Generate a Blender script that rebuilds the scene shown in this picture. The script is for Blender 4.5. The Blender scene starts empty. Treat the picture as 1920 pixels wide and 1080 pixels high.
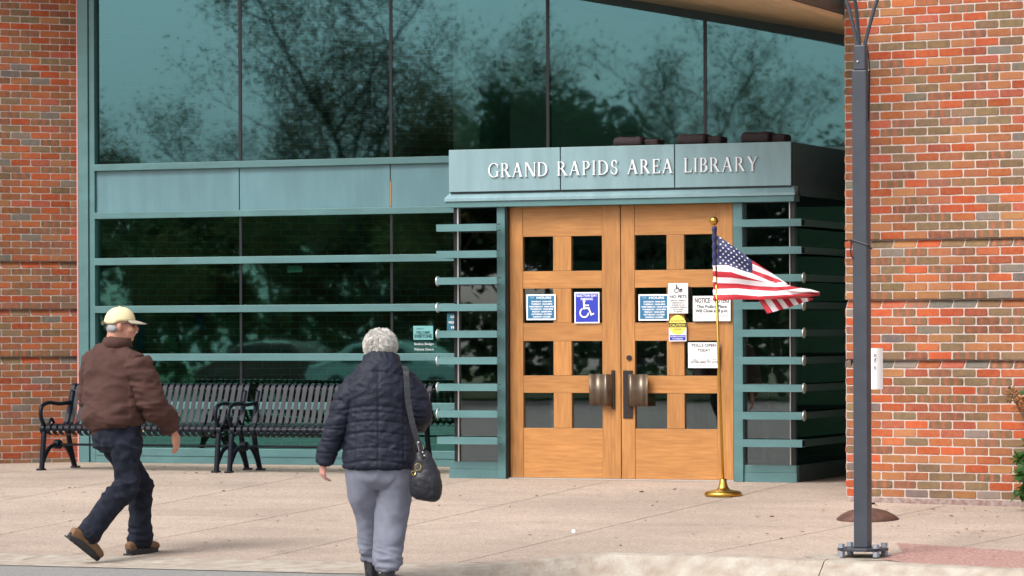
import bpy, bmesh, math, random
from mathutils import Vector, Matrix, noise
R_ = math.radians
random.seed(7)
scene = bpy.context.scene
C = scene.collection
# ------------------------------------------------------------------ camera, sky, sun, exposure
# world: X along the facade, Y into the building, Z up; facade plane y = 0, ground at facade z = 0
YAW = R_(22.1)
cam_d = bpy.data.cameras.new('camera'); cam = bpy.data.objects.new('camera', cam_d); C.objects.link(cam)
cam_d.sensor_width = 36; cam_d.lens = 6500/1920*36; cam_d.shift_y = 77/1920
cam_d.clip_start = .5; cam_d.clip_end = 2000
cam.matrix_world = Matrix.Translation((17.056, -30.524, 1.313)) @ Matrix.Rotation(YAW, 4, 'Z') @ Matrix.Rotation(R_(90), 4, 'X') @ Matrix.Rotation(-.004, 4, 'Z')
scene.camera = cam
SUN_EL, SUN_AZ = R_(48), R_(205)      # azimuth of the sun, clockwise from +Y: behind the camera, a little to the left
w = bpy.data.worlds.new('World'); scene.world = w; w.use_nodes = True
nt = w.node_tree; nt.nodes.clear()
sky = nt.nodes.new('ShaderNodeTexSky'); sky.sky_type = 'NISHITA'; sky.sun_disc = False
sky.sun_elevation = SUN_EL; sky.sun_rotation = SUN_AZ; sky.air_density = 1.0; sky.dust_density = 4.0; sky.ozone_density = 1.0
hs = nt.nodes.new('ShaderNodeHueSaturation'); hs.inputs['Saturation'].default_value = .22
bg = nt.nodes.new('ShaderNodeBackground'); bg.inputs['Strength'].default_value = .13
wo = nt.nodes.new('ShaderNodeOutputWorld')
nt.links.new(sky.outputs[0], hs.inputs['Color']); nt.links.new(hs.outputs[0], bg.inputs['Color']); nt.links.new(bg.outputs[0], wo.inputs['Surface'])
sd = bpy.data.lights.new('sun', 'SUN'); sd.energy = 1.1; sd.angle = R_(22); sd.color = (1, .96, .9)
so = bpy.data.objects.new('sun', sd); C.objects.link(so)
sdir = Vector((math.sin(SUN_AZ)*math.cos(SUN_EL), math.cos(SUN_AZ)*math.cos(SUN_EL), math.sin(SUN_EL)))
so.rotation_euler = sdir.to_track_quat('Z', 'Y').to_euler(); so.location = (0, -20, 30)
vs = scene.view_settings; vs.view_transform = 'Standard'; vs.look = 'None'; vs.exposure = .93; vs.gamma = 1; vs.use_curve_mapping = False

# ------------------------------------------------------------------ measuring helpers (place -> coordinates)
F, CX, HY, RR, CZ = 6500, 960, 617, -.004, 1.313
cu, su = math.cos(YAW), math.sin(YAW)
def ray(px, py):
    a, b = px-CX, py-HY
    rx, rz = (a+RR*b)/F, -(b-RR*a)/F
    return rx*cu-su, rx*su+cu, rz            # world dx, dy, dz per unit depth
def fac(px, py, d=0):                         # photograph point on the vertical plane y = -d
    dx, dy, dz = ray(px, py); k = (-d+30.524)/dy
    return 17.056+dx*k, CZ+dz*k
def ground_z(x, y):
    d = -y
    return 0 if d < 2.4 else -.042*(d-2.4)
def gnd(px, py):
    dx, dy, dz = ray(px, py); lo, hi = 5, 60
    for _ in range(50):
        k = (lo+hi)/2
        if CZ+dz*k > ground_z(0, -30.524+dy*k): lo = k
        else: hi = k
    return Vector((17.056+dx*k, -30.524+dy*k, CZ+dz*k))

# ------------------------------------------------------------------ materials
def mat(name, color=(.5, .5, .5), rough=.6, metal=0, spec=.5, nscale=0, namp=0, bump=0, bscale=40, stretch=None, col2=None, detail=4, coat=0):
    m = bpy.data.materials.new(name); m.use_nodes = True; t = m.node_tree; b = t.nodes['Principled BSDF']
    b.inputs['Base Color'].default_value = (*color, 1); b.inputs['Roughness'].default_value = rough
    b.inputs['Metallic'].default_value = metal; b.inputs['Specular IOR Level'].default_value = spec
    if coat: b.inputs['Coat Weight'].default_value = coat
    geo = t.nodes.new('ShaderNodeNewGeometry'); vec = geo.outputs['Position']
    if stretch:
        mp = t.nodes.new('ShaderNodeMapping'); mp.inputs['Scale'].default_value = stretch
        t.links.new(vec, mp.inputs['Vector']); vec = mp.outputs[0]
    if nscale:
        n = t.nodes.new('ShaderNodeTexNoise'); n.inputs['Scale'].default_value = nscale; n.inputs['Detail'].default_value = detail
        t.links.new(vec, n.inputs['Vector'])
        r = t.nodes.new('ShaderNodeMapRange'); r.inputs['From Min'].default_value = .3; r.inputs['From Max'].default_value = .7
        t.links.new(n.outputs['Fac'], r.inputs['Value'])
        mx = t.nodes.new('ShaderNodeMix'); mx.data_type = 'RGBA'
        c2 = col2 or tuple(c*(1-namp) for c in color)
        mx.inputs['A'].default_value = (*color, 1); mx.inputs['B'].default_value = (*c2, 1)
        t.links.new(r.outputs[0], mx.inputs['Factor']); t.links.new(mx.outputs['Result'], b.inputs['Base Color'])
    if bump:
        n2 = t.nodes.new('ShaderNodeTexNoise'); n2.inputs['Scale'].default_value = bscale; n2.inputs['Detail'].default_value = 5
        t.links.new(vec, n2.inputs['Vector'])
        bp = t.nodes.new('ShaderNodeBump'); bp.inputs['Strength'].default_value = bump; bp.inputs['Distance'].default_value = .01
        t.links.new(n2.outputs['Fac'], bp.inputs['Height']); t.links.new(bp.outputs[0], b.inputs['Normal'])
    return m

def vary(m, amt=.1, low=None, lowamt=.12, seedz=0, roughvar=0):
    t = m.node_tree; b = t.nodes['Principled BSDF']; lk = b.inputs['Base Color'].links
    hv = t.nodes.new('ShaderNodeHueSaturation')
    if lk: t.links.new(lk[0].from_socket, hv.inputs['Color'])
    else: hv.inputs['Color'].default_value = b.inputs['Base Color'].default_value
    oi = t.nodes.new('ShaderNodeObjectInfo'); mr = t.nodes.new('ShaderNodeMapRange'); mr.inputs['To Min'].default_value = 1-amt; mr.inputs['To Max'].default_value = 1+amt
    t.links.new(oi.outputs['Random'], mr.inputs['Value']); val = mr.outputs[0]
    if low:
        geo = t.nodes.new('ShaderNodeNewGeometry'); mp = t.nodes.new('ShaderNodeMapping'); mp.inputs['Scale'].default_value = low; t.links.new(geo.outputs['Position'], mp.inputs[0])
        n = t.nodes.new('ShaderNodeTexNoise'); n.inputs['Scale'].default_value = 1; n.inputs['Detail'].default_value = 7; n.inputs['Roughness'].default_value = .65; t.links.new(mp.outputs[0], n.inputs['Vector'])
        m2 = t.nodes.new('ShaderNodeMapRange'); m2.inputs['From Min'].default_value = .32; m2.inputs['From Max'].default_value = .68; m2.inputs['To Min'].default_value = 1-lowamt; m2.inputs['To Max'].default_value = 1+lowamt; t.links.new(n.outputs['Fac'], m2.inputs['Value'])
        mu = t.nodes.new('ShaderNodeMath'); mu.operation = 'MULTIPLY'; t.links.new(val, mu.inputs[0]); t.links.new(m2.outputs[0], mu.inputs[1]); val = mu.outputs[0]
        if roughvar:
            m3 = t.nodes.new('ShaderNodeMapRange'); r0 = b.inputs['Roughness'].default_value; m3.inputs['To Min'].default_value = r0-roughvar; m3.inputs['To Max'].default_value = r0+roughvar
            t.links.new(n.outputs['Fac'], m3.inputs['Value']); t.links.new(m3.outputs[0], b.inputs['Roughness'])
    t.links.new(val, hv.inputs['Value']); t.links.new(hv.outputs[0], b.inputs['Base Color'])
def brick_mat():
    m = bpy.data.materials.new('brick'); m.use_nodes = True; t = m.node_tree; b = t.nodes['Principled BSDF']
    L = t.links.new
    at = t.nodes.new('ShaderNodeAttribute'); at.attribute_name = 'Col'
    uv = t.nodes.new('ShaderNodeUVMap'); uv.uv_map = 'UVMap'
    sp = t.nodes.new('ShaderNodeSeparateXYZ'); L(uv.outputs[0], sp.inputs[0])
    geo = t.nodes.new('ShaderNodeNewGeometry')
    n1 = t.nodes.new('ShaderNodeTexNoise'); n1.inputs['Scale'].default_value = 26; n1.inputs['Detail'].default_value = 6; L(geo.outputs['Position'], n1.inputs['Vector'])
    n2 = t.nodes.new('ShaderNodeTexNoise'); n2.inputs['Scale'].default_value = 260; n2.inputs['Detail'].default_value = 3; L(geo.outputs['Position'], n2.inputs['Vector'])
    def M(op, a, c=None):
        q = t.nodes.new('ShaderNodeMath'); q.operation = op
        for i, v in enumerate((a, c)):
            if v is None: continue
            if isinstance(v, (int, float)): q.inputs[i].default_value = v
            else: L(v, q.inputs[i])
        return q.outputs[0]
    # two flashed bands across the brick: |(|u+.12|-.42)| small
    a = M('ABSOLUTE', M('SUBTRACT', M('ABSOLUTE', M('ADD', sp.outputs['X'], .12)), .42))
    band = M('SUBTRACT', 1, M('MULTIPLY', a, 4.5)); band = M('MAXIMUM', band, 0)
    band = M('MULTIPLY', M('MULTIPLY', band, at.outputs['Alpha']), .75)
    mx = t.nodes.new('ShaderNodeMix'); mx.data_type = 'RGBA'; L(band, mx.inputs['Factor'])
    L(at.outputs['Color'], mx.inputs['A']); mx.inputs['B'].default_value = (.42, .095, .06, 1)
    mr = t.nodes.new('ShaderNodeMapRange'); mr.inputs['From Min'].default_value = .35; mr.inputs['From Max'].default_value = .7
    mr.inputs['To Min'].default_value = 0; mr.inputs['To Max'].default_value = .24; L(n1.outputs['Fac'], mr.inputs['Value'])
    m2 = t.nodes.new('ShaderNodeMix'); m2.data_type = 'RGBA'; L(mr.outputs[0], m2.inputs['Factor']); L(mx.outputs['Result'], m2.inputs['A'])
    m2.inputs['B'].default_value = (.47, .24, .10, 1)
    hv = t.nodes.new('ShaderNodeHueSaturation'); L(m2.outputs['Result'], hv.inputs['Color'])
    v2 = t.nodes.new('ShaderNodeMapRange'); v2.inputs['From Min'].default_value = .25; v2.inputs['From Max'].default_value = .75; v2.inputs['To Min'].default_value = .78; v2.inputs['To Max'].default_value = 1.2
    L(n2.outputs['Fac'], v2.inputs['Value']); L(v2.outputs[0], hv.inputs['Value'])
    n3 = t.nodes.new('ShaderNodeTexNoise'); n3.inputs['Scale'].default_value = 1.7; n3.inputs['Detail'].default_value = 6; L(geo.outputs['Position'], n3.inputs['Vector'])
    v3 = t.nodes.new('ShaderNodeMapRange'); v3.inputs['From Min'].default_value = .3; v3.inputs['From Max'].default_value = .7; v3.inputs['To Min'].default_value = .82; v3.inputs['To Max'].default_value = 1.14; L(n3.outputs['Fac'], v3.inputs['Value'])
    h3 = t.nodes.new('ShaderNodeHueSaturation'); L(hv.outputs[0], h3.inputs['Color']); L(v3.outputs[0], h3.inputs['Value'])
    L(h3.outputs[0], b.inputs['Base Color']); b.inputs['Roughness'].default_value = .85; b.inputs['Specular IOR Level'].default_value = .25
    bp = t.nodes.new('ShaderNodeBump'); bp.inputs['Strength'].default_value = .5; bp.inputs['Distance'].default_value = .004
    L(n2.outputs['Fac'], bp.inputs['Height']); L(bp.outputs[0], b.inputs['Normal'])
    return m
def glass_mat(name, refl, trans, base=.2, edge=.75, wave=.0, wscale=1.0, rough=.012):
    m = bpy.data.materials.new(name); m.use_nodes = True; t = m.node_tree; t.nodes.clear(); L = t.links.new
    out = t.nodes.new('ShaderNodeOutputMaterial'); mix = t.nodes.new('ShaderNodeMixShader')
    tr = t.nodes.new('ShaderNodeBsdfTransparent'); tr.inputs[0].default_value = (*trans, 1)
    gl = t.nodes.new('ShaderNodeBsdfGlossy'); gl.inputs['Color'].default_value = (*refl, 1); gl.inputs['Roughness'].default_value = rough
    fr = t.nodes.new('ShaderNodeLayerWeight'); fr.inputs[0].default_value = .25
    mr = t.nodes.new('ShaderNodeMapRange'); mr.inputs['To Min'].default_value = base; mr.inputs['To Max'].default_value = edge
    L(fr.outputs['Facing'], mr.inputs['Value']); L(mr.outputs[0], mix.inputs[0]); L(tr.outputs[0], mix.inputs[1]); L(gl.outputs[0], mix.inputs[2]); L(mix.outputs[0], out.inputs[0])
    if wave:
        geo = t.nodes.new('ShaderNodeNewGeometry'); mp = t.nodes.new('ShaderNodeMapping'); mp.inputs['Scale'].default_value = (wscale, 1, wscale*.8)
        n = t.nodes.new('ShaderNodeTexNoise'); n.inputs['Scale'].default_value = 1.6; n.inputs['Detail'].default_value = 2
        L(geo.outputs['Position'], mp.inputs[0]); L(mp.outputs[0], n.inputs['Vector'])
        bp = t.nodes.new('ShaderNodeBump'); bp.inputs['Strength'].default_value = wave; bp.inputs['Distance'].default_value = .02
        L(n.outputs['Fac'], bp.inputs['Height']); L(bp.outputs[0], gl.inputs['Normal'])
    return m
BRICK = brick_mat()
MORTAR = mat('mortar', (.62, .51, .46), .9, nscale=60, namp=.3, bump=.6, bscale=220)
TEAL = mat('teal_paint', (.088, .200, .205), .42, nscale=2.5, namp=.16, bump=.03, bscale=300)
PANEL = mat('teal_panel', (.120, .245, .275), .36, nscale=5, namp=.15, stretch=(1, 1, .25))
FASC = mat('fascia_paint', (.22, .345, .375), .38, nscale=4, namp=.16, stretch=(1.2, 1, .3))
DARKG = mat('dark_green_paint_and_shade', (.018, .045, .042), .4, nscale=6, namp=.4)  # paint of beam and deck, also painted shade on the vestibule sides
SEAL = mat('black_sealant', (.008, .009, .012), .35)
vary(MORTAR, 0, (1.5, 1.5, 2.5), .14); vary(TEAL, .04, (3, 3, 9), .10, roughvar=.15); vary(PANEL, .05, (6, 1, 1.1), .09, roughvar=.15); vary(FASC, .03, (7, 1, 1.0), .09, roughvar=.15)
BRONZEDK = mat('dark_bronze', (.035, .028, .028), .4, metal=.5)
SOFFIT = mat('wood_soffit', (.56, .39, .21), .6, nscale=6, namp=.25, stretch=(1, .4, 6))
ALU = mat('brushed_aluminium', (.62, .60, .58), .35, metal=.6)
CAULK = mat('pink_caulk', (.55, .27, .26), .7)
def wood_mat(name, st):
    return mat(name, (.47, .215, .060), .5, nscale=3.2, col2=(.355, .145, .036), stretch=st, bump=.06, bscale=30, detail=8)
WOODV = wood_mat('oak_vertical_grain', (16, 16, 1.3)); WOODH = wood_mat('oak_horizontal_grain', (1.3, 16, 16))
vary(WOODV, .07, (5, 5, 1.6), .14, roughvar=.2); vary(WOODH, .07, (1.6, 5, 5), .14, roughvar=.2)
HANDLE = mat('bronze_handle', (.20, .155, .115), .38, metal=.75, nscale=8, namp=.2, stretch=(6, 6, .5))
CONC = mat('pink_concrete', (.455, .36, .295), .9, nscale=1.1, col2=(.385, .305, .25), bump=.5, bscale=160, detail=9)
def conc_mat():
    m = CONC; t = m.node_tree; b = t.nodes['Principled BSDF']
    src = b.inputs['Base Color'].links[0].from_socket
    geo = t.nodes.new('ShaderNodeNewGeometry')
    v = t.nodes.new('ShaderNodeTexVoronoi'); v.inputs['Scale'].default_value = 95; t.links.new(geo.outputs['Position'], v.inputs['Vector'])
    mr = t.nodes.new('ShaderNodeMapRange'); mr.inputs['To Min'].default_value = .74; mr.inputs['To Max'].default_value = 1.22
    sp = t.nodes.new('ShaderNodeSeparateColor'); t.links.new(v.outputs['Color'], sp.inputs[0]); t.links.new(sp.outputs[0], mr.inputs['Value'])
    hv = t.nodes.new('ShaderNodeHueSaturation'); t.links.new(src, hv.inputs['Color']); t.links.new(mr.outputs[0], hv.inputs['Value'])
    n = t.nodes.new('ShaderNodeTexNoise'); n.inputs['Scale'].default_value = .55; n.inputs['Detail'].default_value = 6; t.links.new(geo.outputs['Position'], n.inputs['Vector'])
    m2 = t.nodes.new('ShaderNodeMapRange'); m2.inputs['From Min'].default_value = .35; m2.inputs['From Max'].default_value = .65; m2.inputs['To Min'].default_value = .86; m2.inputs['To Max'].default_value = 1.08
    t.links.new(n.outputs['Fac'], m2.inputs['Value'])
    h2 = t.nodes.new('ShaderNodeHueSaturation'); t.links.new(hv.outputs[0], h2.inputs['Color']); t.links.new(m2.outputs[0], h2.inputs['Value'])
    v2 = t.nodes.new('ShaderNodeTexVoronoi'); v2.inputs['Scale'].default_value = 2.6; t.links.new(geo.outputs['Position'], v2.inputs['Vector'])
    s2 = t.nodes.new('ShaderNodeMapRange'); s2.inputs['From Min'].default_value = .045; s2.inputs['From Max'].default_value = .075; s2.inputs['To Min'].default_value = .62; s2.inputs['To Max'].default_value = 1
    t.links.new(v2.outputs['Distance'], s2.inputs['Value'])
    n4 = t.nodes.new('ShaderNodeTexNoise'); n4.inputs['Scale'].default_value = 2.2; n4.inputs['Detail'].default_value = 10; n4.inputs['Roughness'].default_value = .7; t.links.new(geo.outputs['Position'], n4.inputs['Vector'])
    s4 = t.nodes.new('ShaderNodeMapRange'); s4.inputs['From Min'].default_value = .56; s4.inputs['From Max'].default_value = .70; s4.inputs['To Min'].default_value = 1; s4.inputs['To Max'].default_value = .80; t.links.new(n4.outputs['Fac'], s4.inputs['Value'])
    mu = t.nodes.new('ShaderNodeMath'); mu.operation = 'MULTIPLY'; t.links.new(s2.outputs[0], mu.inputs[0]); t.links.new(s4.outputs[0], mu.inputs[1])
    h4 = t.nodes.new('ShaderNodeHueSaturation'); t.links.new(h2.outputs[0], h4.inputs['Color']); t.links.new(mu.outputs[0], h4.inputs['Value'])
    t.links.new(h4.outputs[0], b.inputs['Base Color'])
conc_mat()
vary(CONC, .035, (.9, 2.2, 1), .10)
JOINT = mat('joint_dirt', (.085, .065, .05), .95, nscale=30, namp=.5)
KERB = mat('kerb_concrete', (.44, .40, .345), .9, nscale=7, col2=(.30, .235, .185), bump=1.0, bscale=45, detail=8)
ASPH = mat('asphalt', (.32, .31, .30), .9, nscale=90, col2=(.17, .167, .162), bump=.8, bscale=170)
REDAG = mat('red_aggregate', (.50, .33, .29), .9, nscale=42, col2=(.27, .12, .10), bump=.8, bscale=150)
GRASS = mat('lawn', (.045, .105, .02), .9, nscale=8, namp=.5, bump=1, bscale=60)
BENCH = mat('bench_powder_coat', (.0065, .0085, .016), .42, spec=.20)
GOLD = mat('gold_metal', (.62, .36, .07), .30, metal=1, nscale=20, namp=.12)
POST = mat('lamp_post_paint', (.042, .048, .065), .45, nscale=9, namp=.25, bump=.1, bscale=90)
GALV = mat('galvanised_bolt', (.30, .33, .38), .5, metal=.5)
RUST = mat('rusty_iron', (.13, .055, .035), .75, nscale=14, col2=(.06, .028, .022), bump=.4, bscale=60)
PAPER = mat('white_paper', (.80, .79, .80), .7)
INK = mat('black_ink', (.012, .012, .014), .7)
WHITEI = mat('white_ink', (.85, .86, .87), .6)
BLUE1 = mat('teal_blue_print', (.012, .15, .30), .5)
BLUE2 = mat('royal_blue_print', (.02, .035, .42), .5)
YEL = mat('yellow_print', (.80, .68, .12), .5)
SILV = mat('letter_aluminium', (.80, .80, .84), .5)
MAROON = mat('maroon_plastic', (.030, .016, .020), .75, nscale=30, namp=.4, bump=.5, bscale=60)
GLASS_UP = glass_mat('teal_glass', (.27, .53, .60), (.30, .52, .47), .175, .75, wave=.016, wscale=1.2, rough=.018)
GLASS_LO = glass_mat('green_glass', (.22, .56, .50), (.46, .68, .60), .30, .75, wave=.012, wscale=1.5, rough=.018)
GLASS_DK = glass_mat('shaded_side_glass', (.20, .28, .27), (.09, .13, .12), .14, .6)  # glass colour darkened to hold the shade of the vestibule side
GLASS_CL = glass_mat('clear_glass', (.78, .80, .80), (.62, .70, .68), .17, .75, wave=.006, wscale=1.5)

# ------------------------------------------------------------------ object helpers
def tag(o, label=None, cat=None, group=None, kind=None):
    if label: o['label'] = label
    if cat: o['category'] = cat
    if group: o['group'] = group
    if kind: o['kind'] = kind
    return o
def thing(name, label, cat, loc=(0, 0, 0), rotz=0, group=None):
    o = bpy.data.objects.new(name, None); o.empty_display_size = .1; C.objects.link(o)
    o.location = loc; o.rotation_euler = (0, 0, rotz)
    return tag(o, label, cat, group)
def mesh(name, v, f, m=None, smooth=False):
    me = bpy.data.meshes.new(name); me.from_pydata([tuple(p) for p in v], [], f); me.update()
    if m: me.materials.append(m)
    if smooth: me.shade_smooth()
    return me
def link(name, me, parent=None, loc=(0, 0, 0), rot=(0, 0, 0)):
    o = bpy.data.objects.new(name, me); C.objects.link(o); o.location = loc; o.rotation_euler = rot
    if parent: o.parent = parent
    return o
def rootmat(p):
    return Matrix.Translation(p.location) @ p.rotation_euler.to_matrix().to_4x4()
class MB:
    def __init__(s): s.v = []; s.f = []
    def add(s, v, f):
        n = len(s.v); s.v += [Vector(p) for p in v]; s.f += [[i+n for i in q] for q in f]; return s
    def box(s, x0, x1, y0, y1, z0, z1):
        return s.add([(x, y, z) for x in (x0, x1) for y in (y0, y1) for z in (z0, z1)],
                     [(0, 1, 3, 2), (4, 6, 7, 5), (0, 4, 5, 1), (2, 3, 7, 6), (0, 2, 6, 4), (1, 5, 7, 3)])
    def prism(s, pts, fn0, fn1):             # closed outline, mapped by two functions
        n = len(pts); v = [fn0(p) for p in pts]+[fn1(p) for p in pts]
        return s.add(v, [list(range(n))[::-1], list(range(n, 2*n))]+[(i, (i+1) % n, n+(i+1) % n, n+i) for i in range(n)])
    def tube(s, path, rad, n=8, caps=True, ref=None, flat=1.0):
        P = [Vector(p) for p in path]; rads = rad if isinstance(rad, (list, tuple)) else [rad]*len(P)
        rings = []; up = None
        for i, p in enumerate(P):
            t = (P[min(i+1, len(P)-1)]-P[max(i-1, 0)])
            t = t.normalized() if t.length > 1e-9 else Vector((0, 0, 1))
            if up is None:
                up = Vector(ref) if ref else (Vector((0, 0, 1)) if abs(t.z) < .9 else Vector((1, 0, 0)))
            a = t.cross(up)
            if a.length < 1e-6: a = t.cross(Vector((1, 0, .1)))
            a.normalize(); b = a.cross(t).normalized(); up = b
            r = rads[i]; ra, rb = r if isinstance(r, (list, tuple)) else (r, r*flat)
            rings.append([p+a*ra*math.cos(q*2*math.pi/n)+b*rb*math.sin(q*2*math.pi/n) for q in range(n)])
        v = [q for r in rings for q in r]; f = []
        for i in range(len(P)-1):
            for q in range(n): f.append((i*n+q, i*n+(q+1) % n, (i+1)*n+(q+1) % n, (i+1)*n+q))
        if caps: f += [list(range(n))[::-1], list(range((len(P)-1)*n, len(P)*n))]
        return s.add(v, f)
    def lathe(s, prof, c=(0, 0, 0), n=32):
        c = Vector(c); v = []; f = []
        for r, z in prof:
            for q in range(n): v.append(c+Vector((r*math.cos(q*2*math.pi/n), r*math.sin(q*2*math.pi/n), z)))
        for i in range(len(prof)-1):
            for q in range(n): f.append((i*n+q, i*n+(q+1) % n, (i+1)*n+(q+1) % n, (i+1)*n+q))
        f += [list(range(n))[::-1], list(range((len(prof)-1)*n, len(prof)*n))]
        return s.add(v, f)
    def build(s, name, m, parent=None, world=True, bevel=0, smooth=False, label=None):
        v = s.v
        if parent and world:
            inv = rootmat(parent).inverted()
            if parent.parent: inv = inv @ rootmat(parent.parent).inverted()
            v = [inv @ p for p in v]
        o = link(name, mesh(name, v, s.f, m, smooth), parent)
        if not parent and world:             # put the origin at the base of the thing
            xs = [p.x for p in v]; ys = [p.y for p in v]; zs = [p.z for p in v]
            c = Vector(((min(xs)+max(xs))/2, (min(ys)+max(ys))/2, min(zs)))
            for q in o.data.vertices: q.co -= c
            o.location = c
        if bevel:
            b = o.modifiers.new('bevel', 'BEVEL'); b.width = bevel; b.segments = 2; b.limit_method = 'ANGLE'
        if label: o['label'] = label
        return o
def box(name, m, parent, x0, x1, y0, y1, z0, z1, bevel=0, **k):
    return MB().box(x0, x1, y0, y1, z0, z1).build(name, m, parent, bevel=bevel, **k)
_depth = None
def evaluated(o):
    dg = bpy.context.evaluated_depsgraph_get(); return bpy.data.meshes.new_from_object(o.evaluated_get(dg))
def text_mb(mb, s, x, z, size, y, align='CENTER', width=None, bold=0.0, spacing=1.0):
    cu_ = bpy.data.curves.new('txt', 'FONT'); cu_.body = s; cu_.size = size; cu_.align_x = align; cu_.offset = bold; cu_.space_character = spacing; cu_.resolution_u = 3
    o = bpy.data.objects.new('txt', cu_); C.objects.link(o)
    me = evaluated(o); bpy.data.objects.remove(o); bpy.data.curves.remove(cu_)
    xs = [v.co.x for v in me.vertices]
    if xs:
        k = 1
        if width: k = width/max(1e-6, max(xs)-min(xs))
        n = len(mb.v); mb.v += [Vector((x+v.co.x*k, y, z+v.co.y)) for v in me.vertices]
        mb.f += [[i+n for i in p.vertices] for p in me.polygons]
    bpy.data.meshes.remove(me)

# ================================================================== GROUND
# one sheet for the street and everything beyond it, out to the horizon
def smooth01(a, b, x):
    q = min(1, max(0, (x-a)/(b-a))); return q*q*(3-2*q)
def road_z(x, y):
    d = -y
    zl = max(-.42, -.042*(d-2.4)-.006); zr = -.42
    k = smooth01(7.5, 8.75, x)
    z = zl*(1-k)+zr*k
    return z
gx = [-1500, -300, -80, -30, -12, -4]+[-4+.4*i for i in range(1, 46)]+[16, 25, 60, 300, 1500]
gy = [-8.2-.3*i for i in range(0, 30)]+[-20, -26, -40, -80, -200, -1500]
v = []; f = []
for yy in gy:
    for xx in gx: v.append((xx, yy, road_z(xx, yy)))
nx = len(gx)
for j in range(len(gy)-1):
    for i in range(nx-1): f.append((j*nx+i, (j+1)*nx+i, (j+1)*nx+i+1, j*nx+i+1))
tag(link('road', mesh('road', v, f, ASPH)), kind='structure')
tag(link('terrain', mesh('terrain', [(-1500, -8.3, -.55), (1500, -8.3, -.55), (1500, 1500, -.55), (-1500, 1500, -.55)], [(0, 1, 2, 3)], GRASS)), kind='structure')
tag(MB().box(-90, 90, -110, -52, -.9, -.36).build('lawn', GRASS), kind='structure')
# plaza: slabs of exposed concrete, joints between them, over a dirt bed
bed = MB()
for (a, b) in ((2.0, -2.4), (-2.4, -8.15)):
    bed.add([(-9, a, ground_z(0, a)-.012), (19, a, ground_z(0, a)-.012), (19, b, ground_z(0, b)-.012), (-9, b, ground_z(0, b)-.012)], [(0, 3, 2, 1)])
plaza = link('plaza', mesh('plaza', bed.v, bed.f, JOINT)); tag(plaza, kind='structure')
# kerb line d(x) of the back of the kerb
def kerb_d(x):
    pts = [(-12, 8.95), (7.3, 8.95), (8.0, 8.85), (8.65, 8.25), (9.3, 8.2), (10.2, 8.3), (11.1, 8.43), (12, 8.6), (14, 8.9), (20, 9.8)]
    for (a, da), (b, db) in zip(pts, pts[1:]):
        if a <= x <= b:
            k = (x-a)/(b-a); return da+(db-da)*k
    return 9
TL = [lambda d: -9, lambda d: -4.6, lambda d: -2.9, lambda d: -1.1, lambda d: .55, lambda d: 2.1, lambda d: 3.62,
      lambda d: 5.3-.063*(d-2.7), lambda d: 6.56-.028*(d-2.5), lambda d: 8.2-.055*(d-2.5), lambda d: 10.05-.165*(d-4), lambda d: 11.6-.2*(d-4), lambda d: 13.4-.2*(d-4), lambda d: 15.4, lambda d: 19]
DL = [-2.0, 2.4, 6.05, None]
def slab(i, d0, d1, d2fn=None):
    g = .0055
    def corners(q):
        pass
    n = 7
    pts = []
    xa0, xb0 = TL[i](d0)+g, TL[i+1](d0)-g
    for k in range(n+1):                       # upper edge
        x = xa0+(xb0-xa0)*k/n; pts.append((x, d0+g))
    low = []
    for k in range(n+1):
        if d1 is None:
            xa, xb = TL[i](8.7)+g, TL[i+1](8.7)-g; x = xa+(xb-xa)*k/n; low.append((x, kerb_d(x)-g))
        else:
            xa, xb = TL[i](d1)+g, TL[i+1](d1)-g; low.append((xa+(xb-xa)*k/n, d1-g))
    mb = MB(); top = pts+low[::-1]
    z = lambda p: ground_z(0, -p[1])
    N = len(top)
    vv = [(x, -d, ground_z(0, -d)) for x, d in top]+[(x, -d, ground_z(0, -d)-.05) for x, d in top]
    ff = [[k, 2*n+1-k, 2*n-k, k+1] for k in range(n)]
    ff += [(k, (k+1) % N, N+(k+1) % N, N+k) for k in range(N)]
    mb.add(vv, ff)
    mb.build('slab', CONC, plaza)
for i in range(len(TL)-1):
    slab(i, DL[0], DL[1]); slab(i, DL[1], DL[2]); slab(i, DL[2], None)
# kerb
kv = []; kf = []; xs_ = [-12+.25*i for i in range(0, 125)]
kerb = tag(bpy.data.objects.new('kerb', None), kind='structure'); C.objects.link(kerb); kerb.location = (9, -8.6, -.3)
def kerb_piece(x0, x1):
    n = max(2, int((x1-x0)/.1)); mb = MB(); prof_n = 7
    vv = []
    for k in range(n+1):
        x = x0+(x1-x0)*k/n; d = kerb_d(x); rz = road_z(x, -(d+.3)); tz = ground_z(0, -d)
        raise_ = .028*smooth01(8.2, 8.7, x)*(1-.5*smooth01(9.5, 11.5, x))
        wob = noise.noise(Vector((x*6, 0, 3)))*.008
        t = tz+raise_
        fl = 1-smooth01(7.5, 8.5, x)            # 1 where the kerb is dropped flush
        low = min(t-.002, rz+.0)
        bot = -.6
        W = .17+.25*fl
        e = .03
        mid = t-.006-.042*W*fl
        vv += [(x, -d, bot), (x, -d, t), (x, -(d+W*.55), t-.003-.02*W*fl+wob*.4), (x, -(d+W-e)+wob, mid-.006*(1-fl)+wob*.5), (x, -(d+W)+wob*1.2, mid-(.03*(1-fl)+.003)), (x, -(d+W+.035+.04*(1-fl))+wob*1.5, mid-.08), (x, -(d+W+.085+.22*(1-fl))+wob*1.5, bot)]
    ff = []
    for k in range(n):
        for q in range(prof_n-1): ff.append((k*prof_n+q, k*prof_n+q+1, (k+1)*prof_n+q+1, (k+1)*prof_n+q))
    ff += [list(range(prof_n)), [n*prof_n+q for q in range(prof_n)][::-1]]
    mb.add(vv, ff); o = mb.build('kerb_stone', KERB, kerb); return o
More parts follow.
